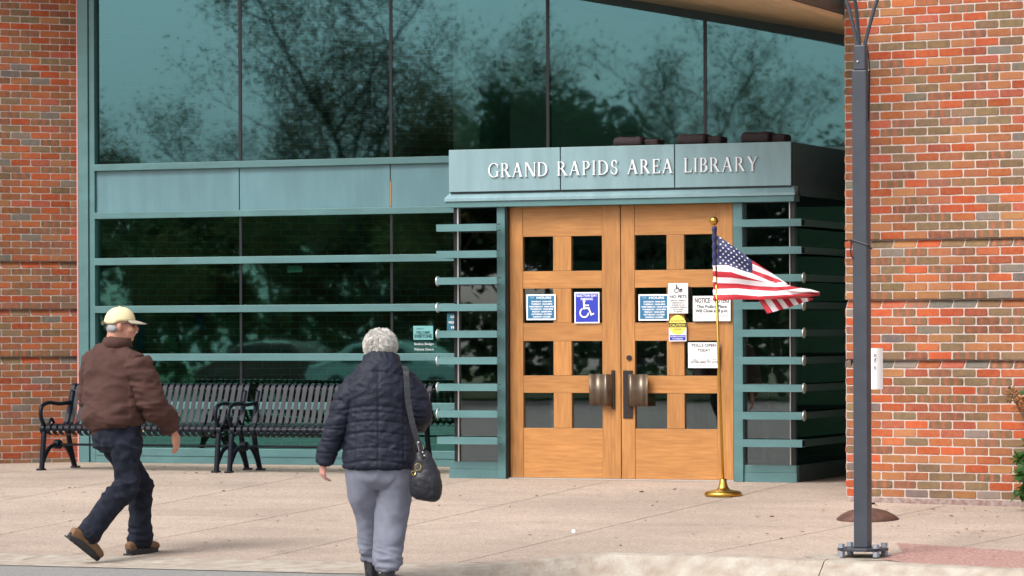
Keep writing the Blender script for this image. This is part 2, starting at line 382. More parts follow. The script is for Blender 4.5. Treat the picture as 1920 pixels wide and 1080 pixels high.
cuts = [-12, -6, -3, 0, 2.2, 4.72, 7.4, 10.32, 12.6, 15, 18.9]
for a, b in zip(cuts, cuts[1:]): kerb_piece(a+.004, b-.004)
gt = MB(); n = 160
for i in range(n):
    xa, xb = -12+30.8*i/n, -12+30.8*(i+1)/n
    q = []
    for x in (xa, xb):
        W = .17+.25*(1-smooth01(7.5, 8.5, x)); d0 = kerb_d(x)+W-.03+.03*smooth01(7.5, 8.5, x); d1 = kerb_d(x)+W+.26+.3*smooth01(7.5, 8.5, x)
        q.append(((x, -d0, road_z(x, -d0)+.006), (x, -d1, road_z(x, -d1)+.005)))
    gt.add([q[0][0], q[0][1], q[1][1], q[1][0]], [(0, 1, 2, 3)])
tag(gt.build('gutter', KERB), kind='structure')
# red aggregate strip by the kerb, lamp footing
P = [(10.42, 7.06), (11.43, 7.45), (12.6, 7.85), (14.5, 8.4), (14.5, 8.95), (12.6, kerb_d(12.6)-.02), (11.6, kerb_d(11.6)-.02), (10.95, kerb_d(10.95)-.02), (10.6, 8.1), (10.62, 7.6)]
tag(link('pavement_strip', mesh('pavement_strip', [(x, -d, ground_z(0, -d)+.005) for x, d in P], [list(range(len(P)))[::-1]], REDAG)), kind='structure')
foot = [(10.45+.42*math.cos(a)*(1.15 if math.cos(a) > 0 else 1), 7.98+.2*math.sin(a)) for a in [i*2*math.pi/28 for i in range(28)]]
tag(link('lamp_footing', mesh('lamp_footing', [(x, -d, ground_z(0, -d)+.004) for x, d in foot], [list(range(28))[::-1]], KERB)), kind='structure')

# ================================================================== BRICK WALLS
CH, BL = .0677, .2032
Z0 = .0417
PAL = [((.47, .085, .032), 0, 14), ((.44, .115, .045), 0, 12), ((.40, .165, .075), 0, 17), ((.36, .125, .062), .35, 14), ((.215, .148, .088), 0, 17), ((.22, .135, .078), 1.0, 9), ((.19, .175, .155), 0, 8), ((.42, .095, .06), .4, 9), ((.25, .11, .075), .6, 6)]
PALW = [p[2] for p in PAL]
def brick_geo(L, bevel_course=False, rnd=random):
    H = CH-.0105; hx, hz = (L-.0105)/2, H/2; j = lambda a=.0022: rnd.uniform(-a, a)
    out = [(-hx, -hz*.72), (-hx*.93, -hz), (-hx*.3, -hz), (hx*.35, -hz), (hx*.94, -hz), (hx, -hz*.7), (hx, hz*.7), (hx*.93, hz), (hx*.2, hz), (-hx*.4, hz), (-hx*.94, hz), (-hx, hz*.72)]
    out = [(x+j(), z+j(.0016)) for x, z in out]
    n = len(out)
    def yo(z, y): return y+(.045*((z+hz)/(2*hz)) if bevel_course else 0)
    v = [(x, .05, z) for x, z in out]+[(x, yo(z, .0035), z) for x, z in out]+[(x*.965, yo(z*.9, rnd.uniform(-.001, .0008)), z*.9) for x, z in out]
    f = []
    for a in (0, 1):
        for i in range(n): f.append((a*n+i, a*n+(i+1) % n, (a+1)*n+(i+1) % n, (a+1)*n+i))
    f.append(list(range(2*n, 3*n)))
    return v, f, hx, hz
def pick_col(rnd):
    c, al, _ = rnd.choices(PAL, PALW)[0]; k = rnd.uniform(.62, .98)
    return (c[0]*k*rnd.uniform(.93, 1.07), c[1]*k*rnd.uniform(.92, 1.08), c[2]*k*rnd.uniform(.9, 1.1), al)
def paint(me, spans, cols):
    """spans: (first loop polygon range) colours & brick-local uv for each brick in the mesh"""
    ca = me.color_attributes.new('Col', 'FLOAT_COLOR', 'CORNER'); uvl = me.uv_layers.new(name='UVMap')
    for (p0, p1, cx, cz, hx, hz), c in zip(spans, cols):
        for p in me.polygons[p0:p1]:
            for li in p.loop_indices:
                ca.data[li].color = c; co = me.vertices[me.loops[li].vertex_index].co
                uvl.data[li].uv = ((co.x-cx)/hx, (co.z-cz)/hz)
def brick_variants(L, bev, n, rnd):
    r = []
    for _ in range(n):
        v, f, hx, hz = brick_geo(L, bev, rnd); me = mesh('brick', v, f, BRICK); paint(me, [(0, len(f), 0, 0, hx, hz)], [pick_col(rnd)]); r.append(me)
    return r
def brick_wall(name, label, loc, rotz, x0, x1, z_of_base, ztop, seen, seed, corner=False):
    rnd = random.Random(seed); root = thing(name, label, 'wall', loc, rotz)
    VF, VH, VB, VBH = brick_variants(BL, 0, 70, rnd), brick_variants(BL/2, 0, 30, rnd), brick_variants(BL, 1, 24, rnd), brick_variants(BL/2, 1, 10, rnd)
    NOT = (28, 21, 14)
    # mortar core, stepped back at the notches
    mb = MB(); zb = -.3; MY = .0048
    k = 0; edges = []
    for q in sorted(NOT):
        zt = Z0+(q+1)*CH
        edges += [(zt-CH, MY), (zt-.008, MY+.042), (zt+.004, MY+.046), (zt+.005, MY)]
    prof = [(zb, MY)]+edges+[(ztop, MY)]
    pv = []
    for xx in (x0, x1):
        pv += [(xx, y, z) for z, y in prof]
    n = len(prof); pf = [(i, n+i, n+i+1, i+1) for i in range(n-1)]
    pv += [(x0, .3, zb), (x0, .3, ztop), (x1, .3, zb), (x1, .3, ztop)]
    pf += [[2*n, *range(0, n), 2*n+1][::-1], [2*n+2, *range(n, 2*n), 2*n+3], (2*n, 2*n+1, 2*n+3, 2*n+2), (n-1, 2*n-1, 2*n+3, 2*n+1)]
    mb.add(pv, pf); mb.build('mortar_bed', MORTAR, root, world=False)
    items = []
    k0 = math.floor((z_of_base-Z0)/CH)+1; k = k0
    while Z0+(k+1)*CH < ztop:
        zc = Z0+(k+.5)*CH; bev = k in NOT
        if corner:
            x = x0; first = True
            while x < x1-.02:
                L = BL/2 if (first and k % 2) else BL
                if x+L > x1+.01: L = BL/2
                items.append((x+L/2, zc, L, bev)); x += L; first = False
        else:
            x = x1; first = True
            while x > x0+.02:
                L = BL/2 if (first and k % 2) else BL
                if abs(x-0) < 1e-6 and False: L = BL/2
                items.append((x-L/2, zc, L, bev)); x -= L; first = False
        k += 1
    vis = sorted([it for it in items if seen(it[0], it[1])], key=lambda it: it[1])[:300]
    ids = set(map(id, vis)); bv = []; bf = []; spans = []; cols = []
    for it in items:
        x, z, L, bev = it
        if id(it) in ids:
            S = (VB if bev else VF) if L > .15 else (VBH if bev else VH)
            o = link('brick', rnd.choice(S), root, (x, rnd.uniform(-.0015, .0015), z), (0, rnd.uniform(-.006, .006), 0))
        else:
            v, f, hx, hz = brick_geo(L, bev, rnd); nb = len(bv); p0 = len(bf)
            bv += [(a+x, b, c+z) for a, b, c in v]; bf += [[i+nb for i in q] for q in f]; spans.append((p0, len(bf), x, z, hx, hz)); cols.append(pick_col(rnd))
    me = mesh('brickwork', bv, bf, BRICK); paint(me, spans, cols); tag(link('brickwork', me, root), kind='stuff')
    return root
LA = R_(46)
lw = brick_wall('brick_wall', 'dark red brick wall meeting the teal frame behind the bench end', (0, 0, 0), LA, -20*BL, 20*BL, -.03, 6.3, lambda x, z: -1.05 < x < .02 and z < 4.7, 11)
pc = (9.15, -4.01, 0); PA = R_(-9)
rw = brick_wall('brick_pier', 'orange red brick pier behind the grey lamp post', pc, PA, 0, 22*BL, -.06, 5.6, lambda x, z: x < 1.75 and z < 4.0, 23, corner=True)
# returns of the pier, its damp course, and the flank going back to the building
fl = MB().box(0, .3, .31, 4.5, -.3, 5.6); fl.build('flank_wall', MORTAR, rw, world=False)
rr = random.Random(5); bv = []; bf = []; sp_ = []; co_ = []
kk = 0
while Z0+(kk)*CH < 5.5:
    off = (0 if kk % 2 else BL/2)
    for q in range(0, 21):
        y = off+q*BL+BL/2
        v, f, hx, hz = brick_geo(BL, False, rr); n0 = len(bv); p0 = len(bf)
        bv += [(b, y-a, c+Z0+(kk-.5)*CH) for a, b, c in v]; bv[n0:] = [(x-.008, y2, z2) for x, y2, z2 in bv[n0:]]
        bf += [[i+n0 for i in q2] for q2 in f]; sp_.append((p0, len(bf), 0, 0, 1, 1)); co_.append(pick_col(rr))
    kk += 1
me = mesh('flank_brickwork', bv, bf, BRICK); paint(me, sp_, co_); tag(link('flank_brickwork', me, rw), kind='stuff')
MB().box(.0, 4.4, .003, .2, -.30, -.03).build('base_course', mat('base_mortar', (.36, .30, .28), .95, nscale=25, col2=(.22, .12, .10), bump=.6, bscale=90), rw, world=False)
box('sealant_strip', CAULK, lw, .004, .020, -.075, -.002, .0, 6.0)

# ================================================================== GLASS CURTAIN WALL
cwl = thing('glass_curtain_wall', 'tall teal framed wall of green tinted glass behind the black benches', 'glass wall', (4.5, 0, 0))
zlow = lambda x: 4.413-.1945*(x-5.365)         # underside of the sloped head
MX = [.196, 1.792, 3.413, 5.038, 6.609, 8.2, 9.25]
XE = 9.3
def slope_prism(name, m, x0, x1, y0, y1, zb, zt, parent, **k):
    mb = MB().add([(x0, y0, zb(x0)), (x1, y0, zb(x1)), (x1, y1, zb(x1)), (x0, y1, zb(x0)), (x0, y0, zt(x0)), (x1, y0, zt(x1)), (x1, y1, zt(x1)), (x0, y1, zt(x0))],
                  [(0, 3, 2, 1), (4, 5, 6, 7), (0, 1, 5, 4), (2, 3, 7, 6), (1, 2, 6, 5), (3, 0, 4, 7)])
    return mb.build(name, m, parent, **k)
slope_prism('jamb', TEAL, .022, .132, -.075, .10, lambda x: 0, zlow, cwl, bevel=.003)
slope_prism('jamb', TEAL, .136, .196, -.055, .10, lambda x: 0, zlow, cwl, bevel=.003)
slope_prism('head_beam', DARKG, .0, XE, -.10, .12, zlow, lambda x: zlow(x)+.085, cwl)
BARS = [(2.905, 2.97, .07), (2.427, 2.49, .055)]+[(2.035-.476*k-.07, 2.035-.476*k, .06) for k in range(4)]
for a, b, p in BARS: box('transom_bar', TEAL, cwl, .19, XE, -p, .05, a, b, bevel=.003)
box('sill', TEAL, cwl, .19, XE, -.05, .06, 0, .148, bevel=.003)
box('sill_trim', TEAL, cwl, .19, XE, -.058, -.051, .075, .081)
for a, b in zip(MX, MX[1:]):
    box('spandrel_panel', PANEL, cwl, a+.004, b-.004, -.022, .03, 2.49, 2.905)
    slope_prism('pane', GLASS_UP, a+.012, b-.012, .0, .008, lambda x: 2.97, lambda x: zlow(x)+.0, cwl)
    rows = [(2.035, 2.427)]+[(2.035-.476*(k+1), 2.035-.476*k-.07) for k in range(3)]+[(.148, .537)]
    for z0, z1 in rows: box('pane', GLASS_LO, cwl, a+.010, b-.010, .0, .008, z0, z1)
for x in MX[1:-1]:
    slope_prism('silicone_joint', SEAL, x-.015, x+.015, -.008, .05, lambda x: 2.97, zlow, cwl)
    box('silicone_joint', SEAL, cwl, x-.012, x+.012, -.006, .05, .148, 2.427)
    box('panel_strip', PANEL, cwl, x-.075, x-.006, -.026, -.0225, 2.492, 2.903)
    box('panel_joint', SEAL, cwl, x-.005, x+.003, -.0245, -.0225, 2.492, 2.903)
box('sealant_bead', mat('orange_sealant', (.6, .30, .10), .6), cwl, 3.413+.001, 3.413+.009, -.030, -.0246, 2.50, 2.74)
# roof over everything
roof = thing('roof', 'sloping roof with tan wooden soffit above the teal glass', 'roof', (4, -1, 4.5))
def roof_slab(name, m, eave, y_in, za, zb):
    for nm, a, b in ((name, -4.2, 4.6), (name, 4.6, 9.14)):
        P4 = [(a, eave(a)), (b, eave(b)), (b, y_in), (a, y_in)]
        MB().prism(P4, lambda p: (p[0], p[1], zlow(p[0])+za), lambda p: (p[0], p[1], zlow(p[0])+zb)).build(nm, m, roof)
eave = lambda x: -1.7 if x < 4.6 else -1.7-(x-4.6)*.93
roof_slab('soffit', SOFFIT, eave, -.101, .078, .12)
roof_slab('roof_deck', DARKG, lambda x: eave(x)-.04, 11, .125, .4)
# interior
inn = thing('library_interior', 'dim library hall seen through the green glass wall', 'interior', (5, 5, 0))
INW = mat('interior_wall', (.45, .40, .34), .8); INF = mat('interior_carpet', (.06, .055, .05), .9, nscale=30, namp=.3)
box('floor', INF, inn, 0, 12, .062, 9.4, -.1, -.005)
bw = MB()
wins = [(1.2, 3.6, 1.75, 2.15), (1.2, 2.7, 1.15, 1.42), (5.2, 7.2, .9, 2.2)]
zs_ = [0, .9, 1.15, 1.42, 1.75, 2.15, 2.2, 6.5]; xs2 = [-6, -1.6, -.6, 1.2, 2.7, 3.6, 5.2, 7.2, 12]
for i in range(len(xs2)-1):
    for j in range(len(zs_)-1):
        cx, cz = (xs2[i]+xs2[i+1])/2, (zs_[j]+zs_[j+1])/2
        if any(a < cx < b and c < cz < d for a, b, c, d in wins+[(-1.6, -.6, 1.75, 2.15)]): continue
        bw.box(xs2[i], xs2[i+1], 9.4, 9.5, zs_[j], zs_[j+1])
bw.build('back_wall', INW, inn)
box('open_side_wall', INW, inn, 12, 12.1, .05, 9.4, 0, .8)  # unseen wall kept low, its opening added to light the inner brickwork
for yy in (.05, 3.1, 6.2, 9.2): box('added_side_column', INW, inn, 12, 12.1, yy, yy+.2, .8, 5.5)  # columns left between the openings added to let light in
box('column', INW, inn, 3.0, 3.25, 3.2, 3.45, 0, 5)
BLUEF = mat('blue_banner', (.01, .05, .25), .7); GREENP = mat('wall_plate', (.35, .42, .25), .6)
def on_wall(px, py, off):                    # point on the brick wall inside (46 degree line)
    dx, dy, dz = ray(px, py); ca, sa = math.cos(LA), math.sin(LA)
    # (17.056+dx k, -30.524+dy k) . normal = -off
    nxx, nyy = sa, -ca; k = (off-(17.056*nxx-30.524*nyy))/(dx*nxx+dy*nyy)
    X, Y = 17.056+dx*k, -30.524+dy*k
    return X*ca+Y*sa, CZ+dz*k
def wall_item(name, m, x0, y0, x1, y1, label, cat, th=.012):
    a, zt = on_wall(x0, y0, .012); b, zb = on_wall(x1, y1, .012)
    r = thing(name, label, cat, (a*math.cos(LA), a*math.sin(LA), zb), LA)
    MB().box(0, b-a, -th-.012, -.012, 0, zt-zb).build('plate', m, r, world=False); return r
wall_item('outlet_plate', GREENP, 318, 632, 330, 655, 'pale outlet plate on the brick wall behind the glass', 'outlet')
wall_item('hanging_banner', BLUEF, 365, 590, 381, 618, 'short blue banner on the brick wall behind the glass', 'banner')
wall_item('hanging_banner', BLUEF, 256, 590, 270, 655, 'long blue banner on the brick wall beside the man in the cap', 'banner')
x0, z0 = fac(601, 575, -2.2); x1, z1 = fac(663, 498, -2.2)
pb = thing('notice_panel', 'tall grey green notice panel standing inside behind the glass', 'panel', ((x0+x1)/2, 2.2, 0))
box('board', mat('notice_green', (.30, .42, .38), .7), pb, x0, x1, 2.2, 2.23, z0, z1); box('post', INW, pb, (x0+x1)/2-.02, (x0+x1)/2+.02, 2.232, 2.26, 0, z1)
x0, z0 = fac(540, 511, -.03); x1, z1 = fac(568, 498, -.03)
tag(box('paper_notice', PAPER, None, x0, x1, .012, .014, z0, z1), 'small blank paper notice stuck inside the upper green pane', 'notice')

# ================================================================== ENTRANCE VESTIBULE
VY = -2.33
ves = thing('entrance_vestibule', 'teal metal entrance vestibule with library name on its fascia and wooden doors', 'vestibule', (6.62, VY, 0))
X0, X1 = 5.016, 8.222
for a, b in ((5.054, 6.103), (6.113, 7.155), (7.165, 8.203)): box('fascia_panel', FASC, ves, a, b, VY-.10, VY-.075, 2.522, 2.892, bevel=.002)
box('fascia_core', DARKG, ves, 5.06, 8.195, VY-.074, -.06, 2.50, 2.885)
box('side_fascia', DARKG, ves, 8.197, 8.208, VY-.07, -.06, 2.522, 2.89)  # front fascia continued, with the right side's shade put into the colour
box('side_fascia', FASC, ves, 5.046, 5.058, VY-.07, -.06, 2.522, 2.89)
cor = MB()   # sloped cornice under the fascia
def cornice(y0, z0, y1, z1, g0, g1):
    pass
pts = [(VY+.05, 2.521), (VY-.055, 2.521), (VY-.12, 2.462), (VY-.12, 2.438), (VY+.05, 2.438)]
cv = [(X0+.02, y, z) for y, z in pts]+[(X1-.0, y, z) for y, z in pts]
cv[2] = (X0-.0, *pts[2]); cv[3] = (X0-.0, *pts[3]); cv[7] = (X1+.02, *pts[2]); cv[8] = (X1+.02, *pts[3]); cv[1] = (X0+.035, *pts[1]); cv[6] = (X1-.012, *pts[1])
MB().add(cv, [(0, 1, 2, 3, 4), (9, 8, 7, 6, 5)]+[(i, 5+i, 5+(i+1) % 5, (i+1) % 5) for i in range(5)]).build('cornice', FASC, ves)
box('side_cornice', DARKG, ves, 8.20, 8.24, VY+.051, -.06, 2.438, 2.52)  # dark colour stands in for shade on the right side
box('head_rail', TEAL, ves, X0+.004, X1+.01, VY-.105, VY+.05, 2.385, 2.436, bevel=.002)
for a, b in ((X0, 5.50), (7.735, X1)):
    box('sill_panel', TEAL, ves, a, b, VY-.03, VY+.05, 0, .080, bevel=.002); box('sill_panel', TEAL, ves, a+.003, b-.003, VY-.026, VY+.05, .082, .145, bevel=.002)
box('door_post', TEAL, ves, 5.487, 5.563, VY-.05, VY+.06, 0, 2.384, bevel=.003)
box('door_post', TEAL, ves, 7.668, 7.752, VY-.05, VY+.06, 0, 2.384, bevel=.003)
for a, b in ((5.055, 5.105), (8.158, 8.203)):
    box('corner_post', SEAL, ves, a, b, VY-.0, VY+.05, .146, 2.384); box('corner_bead', ALU, ves, (b-.012 if a < 6 else a), (b if a < 6 else a+.008), VY-.012, VY-.001, .146, 2.384)
box('sidelight', GLASS_CL, ves, 5.106, 5.486, VY+.01, VY+.018, .146, 2.384); box('sidelight', GLASS_CL, ves, 7.753, 8.157, VY+.01, VY+.018, .146, 2.384)
box('side_glazing', GLASS_DK, ves, 8.185, 8.193, VY+.051, -.065, .146, 2.437); box('side_glazing', GLASS_DK, ves, 5.06, 5.068, VY+.051, -.065, .146, 2.437)  # side panes tinted dark for shade and dark reflections
box('side_sill', DARKG, ves, 8.12, 8.222, VY+.051, -.065, 0, .145); box('side_sill', TEAL, ves, 5.016, 5.1, VY+.051, -.065, 0, .145)  # right sill coloured darker than the left to paint in its shade
for xx in (5.22, 7.98): box('inner_frame', TEAL, ves, xx, xx+.09, -.35, -.25, .0, 2.49)
box('inner_partition', GLASS_CL, ves, 5.32, 7.97, -.3, -.292, .1, 2.1)
box('ceiling_panel', mat('white_ceiling', (.6, .6, .58), .8), ves, 5.07, 8.18, VY+.06, -.34, 2.47, 2.497)
for xx in (5.95, 6.6, 7.25): box('inner_mullion', TEAL, ves, xx, xx+.06, -.33, -.26, .013, 2.49)
box('inner_header', PANEL, ves, 5.32, 7.97, -.325, -.265, 2.1, 2.488); box('floor_mat', INF, ves, 5.1, 8.12, VY+.2, -.065, .001, .012)
ZB = [2.2035-.2333*k for k in range(9)]
for k, z in enumerate(ZB):
    for sgn in (-1, 1):
        a, b = (4.98, 5.553) if sgn < 0 else (7.725, 8.329)
        mb = MB(); y0, y1 = VY-.215, VY-.115
        # channel section: front web, top and bottom flange
        mb.box(a, b, y0, y0+.006, z-.031, z+.031).box(a, b, y0+.006, y1, z+.025, z+.031).box(a, b, y0+.006, y1, z-.031, z-.025)
        o = mb.build('louvre_bar', TEAL, ves)
        xs = (a, a+.09) if sgn < 0 else (b-.09, b)
        MB().box(xs[0]+.002, xs[1]-.002, y1+.002, -.1, z-.029, z+.029).build('side_bar', DARKG, ves)  # side run coloured as shaded, darker than the front bar
        for q in ((5.13, 5.42) if sgn < 0 else (7.80, 8.10)): MB().box(q, q+.02, y1-.002, VY+.01, z-.015, z+.015).build('bracket', SEAL, ves)
        if 2 <= k <= 7:
            xx = a-.012 if sgn < 0 else b
            mb = MB(); ring = [(math.cos(i*math.pi/12), math.sin(i*math.pi/12)) for i in range(24)]
            mb.prism(ring, lambda p: (xx, y0+.045+.045*p[0], z+.045*p[1]), lambda p: (xx+.012, y0+.045+.045*p[0], z+.045*p[1])); mb.build('end_disc', ALU, ves, bevel=.003)
# ---- doors
DY = VY+.02
def door(xa, xb, cols, hand):
    st = [xa, cols[0][0], cols[0][1], cols[1][0], cols[1][1], xb]
    d = MB().box(st[0], st[1], DY, DY+.045, .012, 2.383); d.box(st[4], st[5], DY, DY+.045, .012, 2.383)
    d = d.build('door', WOODV, ves, bevel=.002)
    rows = [2.119, 1.821, 1.664, 1.367, 1.204, .908, .751, .449]
    rz = [(rows[0]+.003, 2.383)]+[(rows[i+1]+.003, rows[i]-.003) for i in (1, 3, 5)]+[(.012, rows[7]-.003)]
    for i, (a, b) in enumerate(rz): MB().box(st[1]+.0015, st[4]-.0015, DY+(.002 if i in (1, 2, 3) else .004), DY+.043, a, b).build('rail', WOODH, d, bevel=.0015)
    for i in range(4):
        z1, z0 = rows[2*i], rows[2*i+1]
        MB().box(st[2], st[3], DY+.001, DY+.044, z0-.001, z1+.001).build('muntin', WOODV, d, bevel=.0015)
        for c0, c1 in cols: MB().box(c0, c1, DY+.026, DY+.032, z0-.002, z1+.002).build('pane', GLASS_CL, d)
    return d
dl = door(5.580, 6.614, [(5.703, 5.990), (6.158, 6.446)], 1)
dr = door(6.622, 7.657, [(6.746, 7.041), (7.199, 7.498)], -1)
box('door_seal', SEAL, ves, 5.564, 5.578, VY-.03, VY+.055, .0, 2.384); box('door_seal', SEAL, ves, 7.658, 7.667, VY-.03, VY+.055, 0, 2.384)
box('threshold', ALU, ves, 5.58, 7.657, VY-.02, VY+.1, .0015, .010)
box('push_bar', BRONZEDK, dl, 5.64, 6.55, DY+.07, DY+.10, 1.0, 1.06); box('push_bar', BRONZEDK, dr, 6.68, 7.60, DY+.07, DY+.10, 1.0, 1.06)
def handle(d, xs, sgn, zb, zt):
    # bent bronze plate, S-curved in plan, standing off the door
    mb = MB(); n = 22; pts = []
    for i in range(n+1):
        q = i/n; x = xs+sgn*.205*q
        y = DY-.012-.055*smooth01(.0, .25, q)*(1-.0*q)-.022*math.sin(q*math.pi*2.1+.4)*(1 if q < .75 else 1-(q-.75)*2)
        pts.append((x, y))
    pts[0] = (xs, DY-.003)
    v = []
    for x, y in pts: v += [(x, y, zb), (x, y, zt), (x, y+.006, zb), (x, y+.006, zt)]
    f = []
    for i in range(n):
        a, b = 4*i, 4*i+4; f += [(a, b, b+1, a+1), (a+2, a+3, b+3, b+2), (a, a+2, b+2, b), (a+1, b+1, b+3, a+3)]
    f += [(0, 1, 3, 2), (4*n, 4*n+2, 4*n+3, 4*n+1)]
    MB().add(v, f).build('handle', HANDLE, d, smooth=True)
handle(dl, 6.555, -1, .645, .918); handle(dr, 6.685, 1, .640, .918)
MB().box(6.536, 6.562, DY-.02, DY-.001, .615, .952).build('handle_edge', BRONZEDK, dl)
MB().box(6.640, 6.726, DY-.008, DY-.0005, .535, .950).build('handle_plate', BRONZEDK, dr)
lk = MB(); ring = [(math.cos(i*math.pi/10), math.sin(i*math.pi/10)) for i in range(20)]
lx, lz = fac(1180, 671, 2.31); lk.prism(ring, lambda p: (lx+.024*p[0], DY-.012, lz+.024*p[1]), lambda p: (lx+.024*p[0], DY-.0005, lz+.024*p[1])); lk.build('lock_cylinder', BRONZEDK, dr, bevel=.003)

# ---- library name in serif capitals
def glyph(ch):
    S = []   # list of polygons (unit cap height)
    TH, TN, SF = .112, .045, .04
    def quad(*p): S.append(list(p))
    def rect(x0, y0, x1, y1): quad((x0, y0), (x1, y0), (x1, y1), (x0, y1))
    def stem(x, w=TH, y0=0, y1=1, top=True, bot=True):
        rect(x, y0, x+w, y1)
        if bot: quad((x-.075, y0), (x+w+.075, y0), (x+w+.03, y0+SF), (x-.03, y0+SF))
        if top: quad((x-.03, y1-SF), (x+w+.03, y1-SF), (x+w+.075, y1), (x-.075, y1))
    def arc(cx, cy, rx, ry, a0, a1, wx=TH, wy=TN):
        n = 18
        for i in range(n):
            p, q = math.radians(a0+(a1-a0)*i/n), math.radians(a0+(a1-a0)*(i+1)/n)
            o = lambda t: (cx+rx*math.cos(t), cy+ry*math.sin(t)); r = lambda t: (cx+(rx-wx)*math.cos(t), cy+(ry-wy)*math.sin(t))
            quad(r(p), o(p), o(q), r(q))
    def diag(xa, ya, xb, yb, w): quad((xa, ya), (xa+w, ya), (xb+w, yb), (xb, yb))
    def foot(x, w, y=0):
        if y == 0: quad((x-.07, 0), (x+w+.07, 0), (x+w+.02, SF), (x-.02, SF))
        else: quad((x-.02, 1-SF), (x+w+.02, 1-SF), (x+w+.07, 1), (x-.07, 1))
    if ch == 'G': arc(.46, .5, .46, .515, 42, 318); stem(.70, TH, .05, .42, True, False); quad((.76, .68), (.80, .68), (.83, .93), (.76, .86)); W = .92
    elif ch == 'R': stem(.08); arc(.26, .735, .32, .265, -90, 90, .13, TN); rect(.2, .945, .27, 1); rect(.2, .47, .27, .525); diag(.62, 0, .28, .5, .155); foot(.62, .15); W = .84
    elif ch == 'P': stem(.08); arc(.26, .72, .32, .28, -90, 90, .13, TN); rect(.2, .945, .27, 1); rect(.2, .44, .27, .495); W = .62
    elif ch == 'D': stem(.08); arc(.3, .5, .5, .5, -90, 90, .14, TN); rect(.2, .945, .31, 1); rect(.2, 0, .31, .055); W = .85
    elif ch == 'B': stem(.08); arc(.28, .75, .27, .25, -90, 90, .125, TN); arc(.28, .27, .33, .27, -90, 90, .135, TN); rect(.2, .945, .29, 1); rect(.2, .485, .29, .54); rect(.2, 0, .29, .055); W = .66
    elif ch == 'A': diag(.05, 0, .37, .98, .06); diag(.62, 0, .32, 1.0, .15); rect(.2, .32, .58, .37); foot(.05, .06); foot(.62, .15); W = .86
    elif ch == 'N': stem(.1, .06); diag(.70, 0, .10, 1, .155); stem(.80, .06, 0, 1, True, False); W = .95
    elif ch == 'I': stem(.1); W = .34
    elif ch == 'S': arc(.29, .745, .23, .27, 25, 262, .11, TN); arc(.27, .26, .26, .275, 82, -155, .115, TN); quad((.47, .74), (.51, .74), (.52, .97), (.47, .9)); quad((.03, .08), (.08, .14), (.07, .30), (.02, .30)); W = .56
    elif ch == 'E': stem(.08); rect(.2, .95, .58, 1); rect(.2, .485, .47, .535); rect(.2, 0, .6, .05); quad((.53, .82), (.58, .80), (.58, .95), (.50, .95)); quad((.53, .05), (.6, .05), (.63, .22), (.59, .20)); quad((.43, .42), (.47, .42), (.47, .60), (.43, .60)); W = .66
    elif ch == 'L': stem(.08); rect(.2, 0, .58, .05); quad((.51, .05), (.58, .05), (.62, .24), (.58, .22)); W = .63
    elif ch == 'Y': diag(.34, .48, .04, 1, .15); diag(.40, .48, .70, 1, .06); stem(.34, TH, 0, .5, False, True); foot(.04, .15, 1); foot(.70, .06, 1); W = .80
    return S, W
def word(s, pxa, pya, pxb, pyb, hpx=.122):
    xa, za = fac(pxa, pya, 2.45); xb, zb = fac(pxb, pyb, 2.45); z0 = (za+zb)/2
    gs = [glyph(c) for c in s]; gap = .13; tot = sum(g[1] for g in gs)+gap*(len(gs)-1); k = (xb-xa)/tot; x = 0
    for polys, W in gs:
        mb = MB()
        for i, p in enumerate(polys):
            yo = VY-.117+.00025*(i % 12)
            area = sum(p[q][0]*p[(q+1) % len(p)][1]-p[(q+1) % len(p)][0]*p[q][1] for q in range(len(p)))
            if area < 0: p = p[::-1]
            mb.prism(p, lambda t: (xa+(x+t[0])*k, yo, z0+t[1]*hpx), lambda t: (xa+(x+t[0])*k, VY-.1035, z0+t[1]*hpx))
        mb.build('letter', SILV, ves); x += W+gap
word('GRAND', 915, 332.5, 1027, 330); word('RAPIDS', 1044, 329.5, 1158, 326.5); word('AREA', 1176, 326.3, 1262, 324); word('LIBRARY', 1282, 323.5, 1420, 320)
# ---- dark rounded boxes, use unknown, lying on the vestibule roof
def housing(pxa, pxb, pyt, lab):
    a, zt = fac(pxa, pyt, 2.2); b, _ = fac(pxb, pyt, 2.2)
    r = thing('fixture', lab, 'fixture', ((a+b)/2, VY+.15, 2.887))
    L = b-a
    o = MB().box(a, a+L*.68, VY-.02, VY+.25, 2.887, zt).build('housing', MAROON, r); bb = o.modifiers.new('bevel', 'BEVEL'); bb.width = .035; bb.segments = 4
    o = MB().box(a+L*.66, b, VY+.03, VY+.22, 2.887, zt-.018).build('small_block', MAROON, r); bb = o.modifiers.new('bevel', 'BEVEL'); bb.width = .022; bb.segments = 3
    for q in (.12, .5): MB().box(a+L*q, a+L*q+.035, VY+.02, VY+.2, zt-.004, zt+.006).build('clip', MAROON, r)
housing(1159, 1241, 259, 'dark maroon floodlight lying above the word AREA on the vestibule roof')
housing(1277, 1359, 254, 'dark maroon floodlight lying above the letters BRA on the vestibule roof')
housing(1397, 1479, 250, 'dark maroon floodlight lying past the letter Y near the roof corner')

